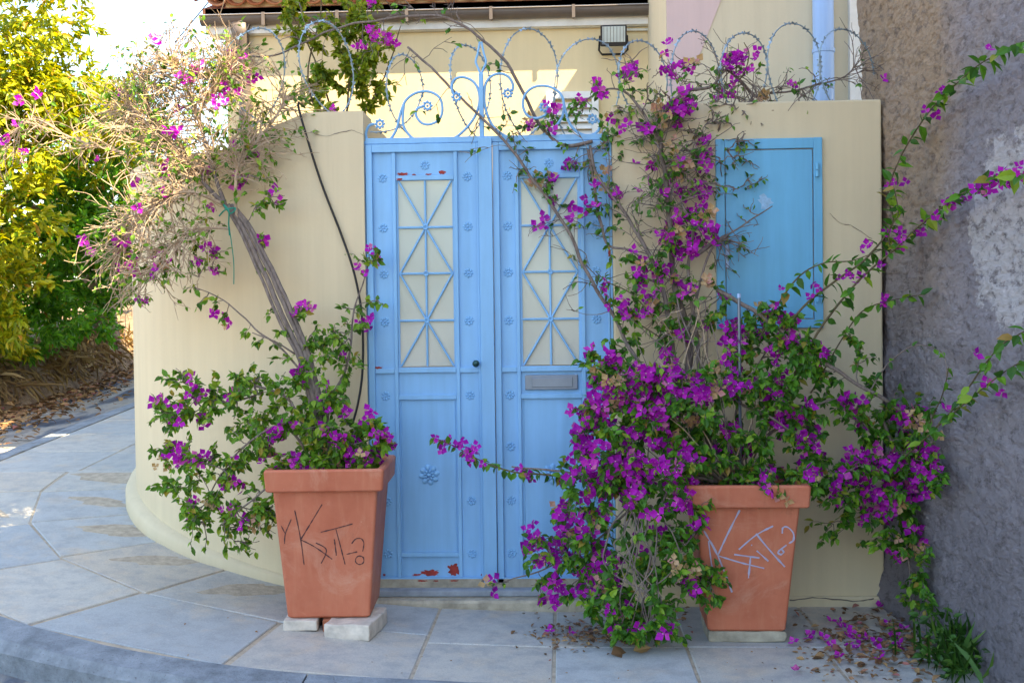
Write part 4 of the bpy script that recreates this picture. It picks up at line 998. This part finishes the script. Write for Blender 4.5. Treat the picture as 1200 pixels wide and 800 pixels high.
p2.strands([T2, T1], 70, .10, .3, (0, 0, .1), .1, .0036, .3, .03, 2, True)
# pot-high masses
C(735, 445, 45, 32, -.55, .12, 34, 10.0, 1.42, .042, dry=.3); C(700, 430, 28, 22, -.55, .08, 14, 11.4, 0.83, .042)
C(790, 455, 75, 28, -.6, .14, 66, 5.7, 2.48, .040); C(745, 480, 55, 30, -.66, .12, 44, 8.6, 1.77, .042); C(695, 495, 24, 42, -.64, .1, 28, 7.2, 2.12, .042)
C(780, 505, 80, 34, -.62, .14, 52, 18.6, 0.35, .046); C(740, 540, 78, 34, -.74, .14, 66, 10.0, 2.01, .042); C(700, 575, 40, 28, -.74, .1, 26, 11.4, 1.07, .042)
C(770, 575, 50, 26, -.8, .12, 34, 10.0, 1.42, .042); C(855, 470, 70, 45, -.5, .16, 60, 12.9, 0.89, .044, dry=.15); C(840, 530, 60, 36, -.58, .14, 44, 15.7, 0.48, .044, dry=.12)
C(910, 425, 60, 45, -.42, .12, 46, 11.4, 0.94, .046); C(880, 370, 48, 28, -.36, .1, 28, 11.4, 1.30, .044); C(945, 480, 58, 42, -.46, .12, 44, 12.9, 0.94, .044); C(925, 385, 30, 26, -.4, .06, 14, 8.6, 1.42, .044)
C(910, 540, 60, 34, -.5, .12, 40, 12.9, 0.83, .042); C(920, 572, 45, 24, -.72, .08, 26, 8.6, 1.18, .040); C(985, 560, 50, 40, -.45, .12, 30, 12.9, 0.48, .042); C(990, 430, 40, 40, -.45, .08, 16, 10.0, 0.83, .044)
C(1045, 500, 45, 32, -.45, .1, 34, 12.9, 0.77, .042, dry=.3); C(1035, 550, 42, 40, -.45, .1, 46, 8.6, 1.89, .042, dry=.12); C(1075, 560, 36, 34, -.5, .1, 26, 10.0, 0.94, .042, dry=.15); C(1050, 470, 50, 24, -.45, .1, 18, 7.2, 0.48, .042, dry=.7)
C(1040, 610, 42, 34, -.42, .1, 24, 11.4, 0.77, .042, dry=.25); C(1065, 655, 26, 34, -.38, .08, 18, 10.0, 0.83, .042, dry=.35); C(985, 610, 45, 34, -.42, .08, 10, 10.0, 0.59, .042); C(1075, 700, 24, 18, -.35, .08, 8, 10.0, 0.30, .042, dry=.3)
# skirt over the step, left of the pot
C(680, 615, 40, 28, -.66, .1, 20, 7.8, 1.18, .042); C(645, 645, 34, 30, -.55, .1, 23, 6.8, 1.66, .040); C(690, 650, 34, 28, -.62, .1, 20, 8.8, 0.89, .042); C(660, 690, 40, 26, -.55, .1, 15, 6.8, 1.07, .04)
C(690, 690, 34, 24, -.68, .1, 22, 7.8, 1.30, .04); C(740, 630, 50, 45, -.78, .1, 34, 7.8, 0.48, .042); C(770, 680, 60, 45, -.76, .12, 51, 11.7, 0.53, .045); C(730, 715, 45, 28, -.8, .1, 28, 11.7, 0.48, .045); C(760, 740, 48, 14, -.85, .08, 18, 11.7, 0.35, .045)
C(800, 620, 26, 55, -.78, .08, 22, 8.8, 0.30, .042); C(825, 680, 34, 34, -.78, .06, 18, 9.7, 0.65, .042); C(815, 600, 26, 24, -.78, .06, 10, 6.8, 0.59, .042); C(580, 684, 8, 8, -.3, .03, 2, 2.9, 1.18, .032)
# leafy shoots
S = p2.shoot
S(br, [(690, 560, -.6), (640, 556, -.55), (600, 552, -.5), (565, 540, -.45), (535, 524, -.42), (508, 512, -.4)], .006, .002, .014, .046, .35)
S(br, [(790, 440, -.35), (770, 380, -.3), (740, 345, -.25), (712, 330, -.2), (697, 318, -.18)], .004, .002, .018, .046, .05)
S(br, [(780, 400, -.3), (750, 380, -.28), (725, 362, -.25), (705, 350, -.22)], .004, .002, .02, .044, .25)
S(br, [(905, 410, -.4), (940, 360, -.42), (985, 325, -.45), (1018, 300, -.5), (1046, 262, -.5), (1040, 230, -.5), (1050, 195, -.55), (1075, 150, -.6), (1100, 118, -.9), (1140, 82, -1.2), (1175, 60, -1.5), (1215, 42, -1.75)], .006, .002, 0.025, 0.066, .09)
S(br, [(930, 440, -.42), (965, 380, -.45), (1005, 330, -.5), (1045, 295, -.55), (1085, 258, -.7), (1115, 235, -.95), (1150, 215, -1.2), (1185, 205, -1.5), (1215, 205, -1.7)], .006, .002, 0.026, 0.065, .22)
S(br, [(890, 395, -.4), (930, 330, -.42), (965, 308, -.42), (1000, 305, -.45), (1040, 290, -.5)], .005, .002, 0.026, 0.057, .12)
S(br, [(950, 460, -.42), (985, 400, -.4), (1010, 365, -.4), (1045, 352, -.45), (1080, 345, -.55)], .004, .002, 0.029, 0.057, .06)
S(br, [(1050, 545, -.45), (1110, 488, -.8), (1145, 440, -1.0), (1170, 408, -1.2), (1200, 388, -1.4), (1215, 380, -1.5)], .005, .002, 0.032, 0.059, .03)
S(br, [(1110, 490, -.8), (1140, 465, -1.0), (1170, 440, -1.2), (1195, 425, -1.4)], .004, .002, 0.035, 0.057, .02)
S(br, [(1000, 500, -.45), (1030, 440, -.5), (1060, 410, -.6), (1085, 405, -.7), (1105, 415, -.75), (1110, 440, -.75)], .004, .002, .05, .04, .02, 'bark')
S(br, [(1060, 600, -.4), (1080, 520, -.6), (1105, 460, -.75), (1112, 430, -.8)], .004, .002, .04, .04, .02)
S(br, [(850, 100, .05), (868, 92, .02), (878, 65, 0), (872, 50, 0)], .004, .002, .03, .03, .5)
S(br, [(1045, 300, -.52), (1042, 270, -.55), (1052, 250, -.58), (1048, 220, -.58)], .004, .002, .014, .055, .02)
p2.finish(br, 'leaf2', 300, 300)
o = empty('support_stake', P(866, 430, -.48), 'thin grey stake standing among the blossoms of the right pot', 'stake')
mb = MB(); mb.tube([P(868, 570, -.48), P(867, 460, -.5), P(866, 346, -.52)], .0075, 8); mb.build('stake_rod', M['slot'], o)
mb = MB(); mb.tube([P(866, 349, -.52), P(866, 344, -.52)], .009, 8); mb.build('stake_cap', M['pipeblue'], o)

# ================================================================ RAZOR WIRE
def razor(x0, x1, y, zc, r, pitch, label, seed):
    root = empty('razor_wire', ((x0+x1)/2, y, zc-r), label, 'wire', 'razor wire coils on the walls')
    r2 = random.Random(seed); pts = []; n_ = int((x1-x0)/pitch*36)
    for i in range(n_+1):
        a = i/36*2*math.pi; u = i/n_; ra = r*(1+.5*noise.noise(Vector((u*9, seed*3.3, 0))))
        pts.append(Vector((x0+(x1-x0)*u+.78*ra*math.cos(a)*math.copysign(1, math.sin(seed))+.07*noise.noise(Vector((u*9, 3, seed))), y+.45*ra*math.cos(a+.6), zc+ra*math.sin(a)+.03*noise.noise(Vector((u*4, 1, seed))))))
    mb = MB(); mb.tube(pts, .0036, 5); w_ = mb.build('coil', M['zinc'], root, smooth=True)
    bm_ = MB()
    for i in range(1, n_):
        t_ = (pts[i+1]-pts[i-1]).normalized() if i < n_ else Vector((1, 0, 0)); s_ = t_.orthogonal().normalized(); s_ = Matrix.Rotation(i*1.3, 3, t_)@s_
        q = pts[i]; bm_.add([q-t_*.018-s_*.013, q-t_*.006+s_*.002, q+t_*.018-s_*.013, q+t_*.006, q+t_*.018+s_*.013, q-t_*.018+s_*.013], [(0, 1, 5), (2, 4, 3), (0, 3, 1), (1, 3, 4)])
    o = bm_.build('barbs', M['zinc'], root); o['kind'] = 'stuff'
razor(-1.75, -.55, .16, ZT+.2, .26, .40, 'razor wire coil on top of the curved left wall', 1)
razor(-.55, .78, .30, ZT+.14, .30, .34, 'razor wire coil strung above the blue gate scrollwork', 2)
razor(.78, 2.02, .16, ZT+.12, .26, .27, 'razor wire coil along the top of the right wall', 3)

# ================================================================ CABLES
mb = MB(); mb.tube(smoothline([P(350, 120, .05), P(352, 135, -.012), P(375, 210, -.012), P(400, 275, -.014), P(415, 320, -.03), P(424, 370, -.03), P(425, 430, -.03), P(420, 470, -.05), P(412, 500, -.06)]), .0062, 8)
tag(mb.build('cable', M['rubber'], smooth=True), 'black cable hanging down the cream wall left of the gate', 'cable')
for pts, lab in (([(-60, -60, 12), (20, 12, 12), (50, 42, 12)], 'thin overhead wire crossing the sky at top left'), ([(205, 50, 4), (240, 8, 4.2), (262, -20, 4.4)], 'thin wire slanting up beside the left eave of the house')):
    mb = MB(); mb.tube([P(*q) for q in pts], .008 if pts[0][2] > 5 else .005, 5); tag(mb.build('overhead_wire', M['rubber']), lab, 'wire')

# ================================================================ SHRUB BEHIND THE GATE
sh_ = empty('garden_shrub', P(400, 170, 1.75), 'sunlit leafy shrub behind the left wall, below the tiled eave', 'shrub')
p3 = Plant()
for pts in ([(405, 165, 1.75), (410, 100, 1.75), (430, 40, 1.75), (440, -15, 1.75)], [(395, 165, 1.75), (380, 100, 1.75), (355, 40, 1.75), (335, 5, 1.75)], [(400, 150, 1.75), (420, 70, 1.75), (405, 0, 1.75), (400, -30, 1.75)], [(410, 160, 1.75), (450, 90, 1.75), (470, 30, 1.75)], [(375, 140, 1.75), (360, 90, 1.75), (375, 20, 1.75), (376, -20, 1.75)]):
    p3.branch(sh_, pts, .008, .003, 'stem', 'stem')
for a in ((400, 105, 48, 38, 44), (420, 40, 38, 40, 40), (345, 25, 22, 35, 18), (385, 60, 30, 40, 22), (440, 90, 28, 45, 20), (415, -10, 40, 20, 20)):
    p3.cluster(a[0], a[1], a[2], a[3], 1.75, .2, a[4], 19, 0, .052, near=.35, fall=.1)
p3.cluster(455, 45, 22, 16, .9, .08, 8, 3, 1.6, .04); p3.cluster(430, 60, 20, 14, .9, .08, 4, 3, 1, .04)
p3.finish(sh_, 'shrubleaf', 200, 40)

sg = empty('garden_shrub', P(690, 470, .75), 'leafy shrub added behind the right gate leaf to darken its glass', 'shrub')  # added to darken the right pane in place of a reflection
p4 = Plant()
p4.branch(sg, [(690, 640, .75), (688, 480, .75), (680, 330, .75), (672, 230, .75)], .014, .005, 'stem', 'bark_dark')
for a in ((682, 400, 26, 40, 26), (690, 300, 26, 60, 26), (668, 215, 40, 30, 30)): p4.cluster(a[0], a[1], a[2], a[3], .75, .15, a[4], 12, 0, .06, near=.35)
p4.finish(sg, 'leaf2', 0, 0)
# ================================================================ TREES ALONG THE LANE
def crown(blobs, n, size, seed):
    r2 = random.Random(seed); items = []
    vol = [b[3]*b[4]*b[5] for b in blobs]
    for b, v_ in zip(blobs, vol):
        nc = max(6, int(n*v_/sum(vol)/26))
        for _ in range(nc):
            d = Vector((r2.gauss(0, 1), r2.gauss(0, 1), r2.gauss(0, 1))).normalized(); k = r2.random()**.45
            c = Vector((b[0]+d.x*b[3]*k, b[1]+d.y*b[4]*k, b[2]+d.z*b[5]*k))
            ax = (d*.9+Vector((r2.gauss(0, .4), r2.gauss(0, .4), r2.gauss(.15, .4)))).normalized(); ln = r2.uniform(.14, .34)
            for j in range(26):
                t_ = r2.random(); q = c+ax*(t_-.4)*ln+Vector((r2.gauss(0, .025),)*1+(r2.gauss(0, .025), r2.gauss(0, .025)))
                dr = ax*.6+Vector((r2.gauss(0, .6), r2.gauss(0, .6), r2.gauss(-.15, .5)))
                nrm = Vector((r2.gauss(0, .5), r2.gauss(-.3, .5), r2.gauss(.8, .5)))
                items.append((orient(dr, nrm, size*r2.uniform(.65, 1.3), q), r2.randrange(4)))
    return items
narrow = [(np.array(v)*np.array((.72, 1, 1)), LF) for v in LEAVES]
def bl_(px, py, Y, rx, ry, rz): q = P(px, py, Y, False); return (q.x, q.y, q.z, rx, ry, rz)
t1 = empty('tree', (-6.4, 6.2, gz(-6.4, 6.2)-.2), 'tall tree at the left edge, sunlit yellow put into its leaf colour', 'tree', 'trees along the lane')
mb = MB(); mb.tube(smoothline([(-6.4, 6.2, .5), (-6.35, 6.25, 1.6), (-6.2, 6.3, 2.8), (-6.1, 6.4, 4.4)]), [.14]*6+[.10]*6+[.05]*7, 9); mb.build('trunk', M['trunk'], t1, smooth=True)
for k in range(9):
    z = 1.4+k*.3; a = k*2.4; mb = MB(); mb.tube(smoothline([(-6.3, 6.25, z), (-6.3+.5*math.cos(a), 6.25+.5*math.sin(a), z+.35), (-6.3+1.0*math.cos(a), 6.25+.9*math.sin(a), z+.7)]), [.04-.0022*i for i in range(13)], 6); mb.build('limb', M['trunk'], t1, smooth=True)
it = crown([bl_(62, 25, 6.3, .42, .5, .62), bl_(45, 85, 6.2, .62, .6, .5), bl_(0, 110, 5.8, .75, .7, .65), bl_(105, 125, 6.4, .6, .6, .6), bl_(130, 150, 6.8, .5, .5, .6), bl_(-60, 90, 6, .8, .8, .9), bl_(15, 175, 5.9, .75, .8, .6), bl_(-20, 260, 5.5, .75, .7, .75), bl_(-30, 350, 5.2, .6, .5, .6), bl_(10, 330, 5.4, .4, .4, .55), bl_(10, 30, 6.6, .45, .4, .4), bl_(-40, 200, 7.5, 1.0, .5, 1.6), bl_(-40, 400, 5.6, .6, .5, .4)], 26000, .10, 11)
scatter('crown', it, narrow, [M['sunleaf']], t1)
t2 = empty('tree', (-5.73, 9.3, gz(-5.7, 9.3)-.2), 'dark green tree in shade with thick trunk, beside the lane behind the curved wall', 'tree', 'trees along the lane')
b0 = P(127, 436, 9.2, False)
mb = MB(); mb.tube(smoothline([(b0.x-.02, 9.2, b0.z-.3), (b0.x-.02, 9.2, b0.z+.05), (b0.x-.05, 9.2, b0.z+.5), (b0.x-.08, 9.1, b0.z+1.1), (b0.x-.2, 8.9, b0.z+2.2)]), [.42, .38, .33, .30, .28, .26]+[.23-.004*i for i in range(19)], 12); mb.build('trunk', M['trunk'], t2, smooth=True)
for k in range(8):
    z = b0.z+1+k*.22; a = k*2.4; mb = MB(); mb.tube(smoothline([(b0.x-.1, 9.1, z), (b0.x-.1+.6*math.cos(a), 9.1+.6*math.sin(a)-.2, z+.3), (b0.x-.1+1.2*math.cos(a), 8.9+1.1*math.sin(a)-.4, z+.5)]), [.06-.003*i for i in range(13)], 6); mb.build('limb', M['trunk'], t2, smooth=True)
it = crown([bl_(100, 225, 7, .75, .7, .75), bl_(60, 290, 6.7, .8, .8, .7), bl_(110, 310, 7.4, .6, .7, .6), bl_(40, 360, 6.4, .7, .6, .45), bl_(95, 370, 7.6, .6, .6, .35), bl_(130, 200, 8.2, .9, .8, 1.2), bl_(30, 400, 6.2, .4, .4, .3)], 18000, .098, 12)
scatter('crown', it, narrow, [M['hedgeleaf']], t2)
t3 = empty('tree', P(60, 330, 13, False), 'dim background tree filling the gap behind the thick trunk', 'tree', 'trees along the lane')
tb = P(60, 420, 13, False); mb = MB(); mb.tube([(tb.x, 13, tb.z-.5), (tb.x+.1, 13, tb.z+3)], [.2, .12], 8); mb.build('trunk', M['trunk'], t3)
it = crown([bl_(60, 300, 13, 2.4, .7, 1.5), bl_(135, 345, 13, 1.2, .6, 1.2), bl_(135, 405, 12.6, .9, .5, .35), bl_(130, 130, 12, 1.0, .6, .5)], 8000, .11, 13)
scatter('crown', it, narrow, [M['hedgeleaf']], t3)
# eroded earth bank under the trees
mb = MB(); nu, nv = 60, 26
for i in range(nu+1):
    y = 3.0+14*i/nu
    for j in range(nv+1):
        v_ = j/nv; x = -5.15-.05*(y-4)+.15*noise.noise(Vector((y*.9, 2, 3)))-2.6*v_
        z = gz(x, y)-.19+.75*(1-math.exp(-v_*7))*(.75+.5*noise.noise(Vector((y*.7, 5, 1))))+.10*noise.fractal(Vector((x*2.2, y*2.2, 0)), 1, 2, 4)*min(1, v_*6)+.05*noise.noise(Vector((x*9, y*9, 2)))*min(1, v_*5)
        mb.v.append((x, y, z))
mb.f = [(i*(nv+1)+j, i*(nv+1)+j+1, (i+1)*(nv+1)+j+1, (i+1)*(nv+1)+j) for i in range(nu) for j in range(nv)]; mb.m = [0]*len(mb.f)
struct(mb.build('earth_bank', M['earth'], smooth=True))
def flatleaf(x, y, z, size, tilt=.35): 
    d = Vector((rng.gauss(0, 1), rng.gauss(0, 1), rng.gauss(0, .15))); return (orient(d, Vector((rng.gauss(0, tilt), rng.gauss(0, tilt), 1)), size*rng.uniform(.6, 1.3), Vector((x, y, z))), rng.randrange(4))
it = []
for _ in range(3200):
    y = rng.uniform(3.2, 10); x = -5.15-.05*(y-4)+rng.gauss(-.1, .38); dd = max(0, -5.2-.05*(y-4)-x)
    it.append(flatleaf(x, y, gz(x, y)-.14+.75*(1-math.exp(-dd/2.6*7))*.8+.03, .085))
tag(scatter('leaf_litter', it, LVAR, [M['litter']], None), 'brown fallen leaves along the earth bank beside the lane', 'leaf litter')
it = []
for _ in range(1100):                                           # dry hanging grass and rootlets on the bank
    y = rng.uniform(3.4, 10); dd = rng.uniform(.05, .6); x = -5.2-.05*(y-4)-dd; z = gz(x, y)-.1+.75*(1-math.exp(-dd/2.6*7))*.9
    L_ = rng.uniform(.12, .4); it.append((orient(Vector((rng.gauss(.3, .3), rng.gauss(-.2, .3), rng.gauss(-.5, .5))), rv(1), L_, Vector((x, y, z+.05))), 0))
thin = [(np.array(LEAVES[0])*np.array((.10, 1, 1)), LF)]
tag(scatter('dry_grass', it, thin, [M['straw']], None), 'dry straw hanging on the earth bank under the trees', 'dry grass')

# ================================================================ LITTER AND WEEDS ON THE PAVEMENT
it = []; fl_ = []
def gpt(px, py, z=.004): d = ray(px, py); return CAM+d*((z-CAM.z)/d.z)
for _ in range(420):
    q = gpt(rng.gauss(700, 38), rng.gauss(742, 8)); it.append(flatleaf(q.x, q.y, .004+rng.random()*.018, .028))
for _ in range(520):
    q = gpt(1050+rng.gauss(0, 45), 752+rng.gauss(0, 22)); 
    if q.x < 2.1 and q.y < -.03: it.append(flatleaf(q.x, q.y, .004+rng.random()*.03, .042))
for _ in range(120):
    q = gpt(rng.uniform(930, 1100), rng.uniform(722, 800)); 
    if q.x < 2.1 and q.y < -.03: it.append(flatleaf(q.x, q.y, .005, .03))
for _ in range(40):
    q = gpt(rng.uniform(210, 920), rng.uniform(725, 798)); it.append(flatleaf(q.x, q.y, gz(q.x, q.y)+.004, .014))
for _ in range(120):
    q = gpt(rng.uniform(355, 400), rng.gauss(738, 4)); it.append(flatleaf(q.x, q.y, .045+rng.random()*.01, .016))
for _ in range(60):
    q = gpt(880+rng.gauss(-110, 30), 722+rng.gauss(0, 6)); it.append(flatleaf(q.x, q.y, .005+rng.random()*.02, .03))
tag(scatter('dead_leaves', it, LVAR, [M['litter']], None), 'scattered dry leaves on the pavement below the right plant', 'leaf litter')
spots = [(645, 738), (668, 740), (932, 785), (983, 768)]+[(rng.gauss(975, 26), rng.gauss(745, 9)) for _ in range(14)]+[(rng.gauss(1040, 40), rng.gauss(742, 16)) for _ in range(13)]
fi = []
for a, b in spots:
    q = gpt(a, b, .02); 
    if q.x > 2.08 or q.y > -.05: continue
    z = Vector((rng.gauss(0, .6), rng.gauss(-.3, .6), 1)).normalized(); fi.append((orient(z.orthogonal(), z, .032, q)@Matrix.Rotation(rng.uniform(0, 6), 4, 'Z'), rng.randrange(6)))
for k, (Mx, v) in enumerate(fi):
    o = link_copy('fallen_flower', mk('fallen_flower', *FLW[v][:2], [M['bract'], M['petalc']], FLW[v][2]) if k < 6 else bpy.data.meshes['fallen_flower' if k%6 == 0 else 'fallen_flower.%03d' % (k%6)], None, Mx)
    tag(o, 'magenta flower lying on the pavement near the rough wall', 'flower', 'fallen flowers on the pavement')
for k, (px, py, s) in enumerate([(716, 766, .11), (742, 762, .09), (728, 752, .10), (752, 752, .085), (975, 760, .07), (1058, 765, .07)]):
    q = gpt(px, py, .012); me = mk('dry_leaf', LEAVES[k%4]*np.array((1.3, 1, 1.6)), LF, [M['litter']])
    o = link_copy('dry_leaf', me, None, orient(Vector((rng.gauss(0, 1), rng.gauss(0, .4), .1)), Vector((.2, -.5, 1)), s, q))
    tag(o, ['largest curled brown leaf at the foot of the right plant', 'second curled brown leaf at the foot of the right plant', 'brown leaf lying behind the curled one under the right plant', 'pale brown leaf at the right under the hanging stems', 'single brown leaf beside the fallen flowers right of the pot', 'brown leaf near the weeds by the rough wall'][k], 'leaf')
wd = empty('weeds', gpt(1130, 770), 'green weeds and grass growing at the foot of the rough wall', 'weeds')
it = []; gr = []
for _ in range(46):
    q = gpt(1120+rng.gauss(0, 20), 772+rng.gauss(0, 14), 0)
    if q.x > 2.24: continue
    h = rng.uniform(.07, .24); tip = q+Vector((rng.gauss(0, .05), rng.gauss(-.02, .05), h))
    mb_ = [q.lerp(tip, t_) for t_ in (0, .5, 1)]
    for j in range(10):
        t_ = rng.uniform(.2, 1); it.append((orient(Vector((rng.gauss(0, 1), rng.gauss(-.3, 1), rng.gauss(.3, .4))), Vector((0, -.3, 1))+rv(.4), rng.uniform(.025, .05), q.lerp(tip, t_)), rng.randrange(4)))
    gr.append((orient(tip-q, Vector((0, -1, .2)), h, q), 0))
for _ in range(260):
    q = gpt(1135+rng.gauss(0, 16), 765+rng.gauss(0, 15), 0); 
    if q.x < 2.26: gr.append((orient(Vector((rng.gauss(0, .45), rng.gauss(-.2, .4), 1)), rv(1), rng.uniform(.08, .26), q), 0))
scatter('weed_leaves', it, LVAR, [M['grass']], wd); scatter('grass_blades', gr, thin, [M['grass']], wd)
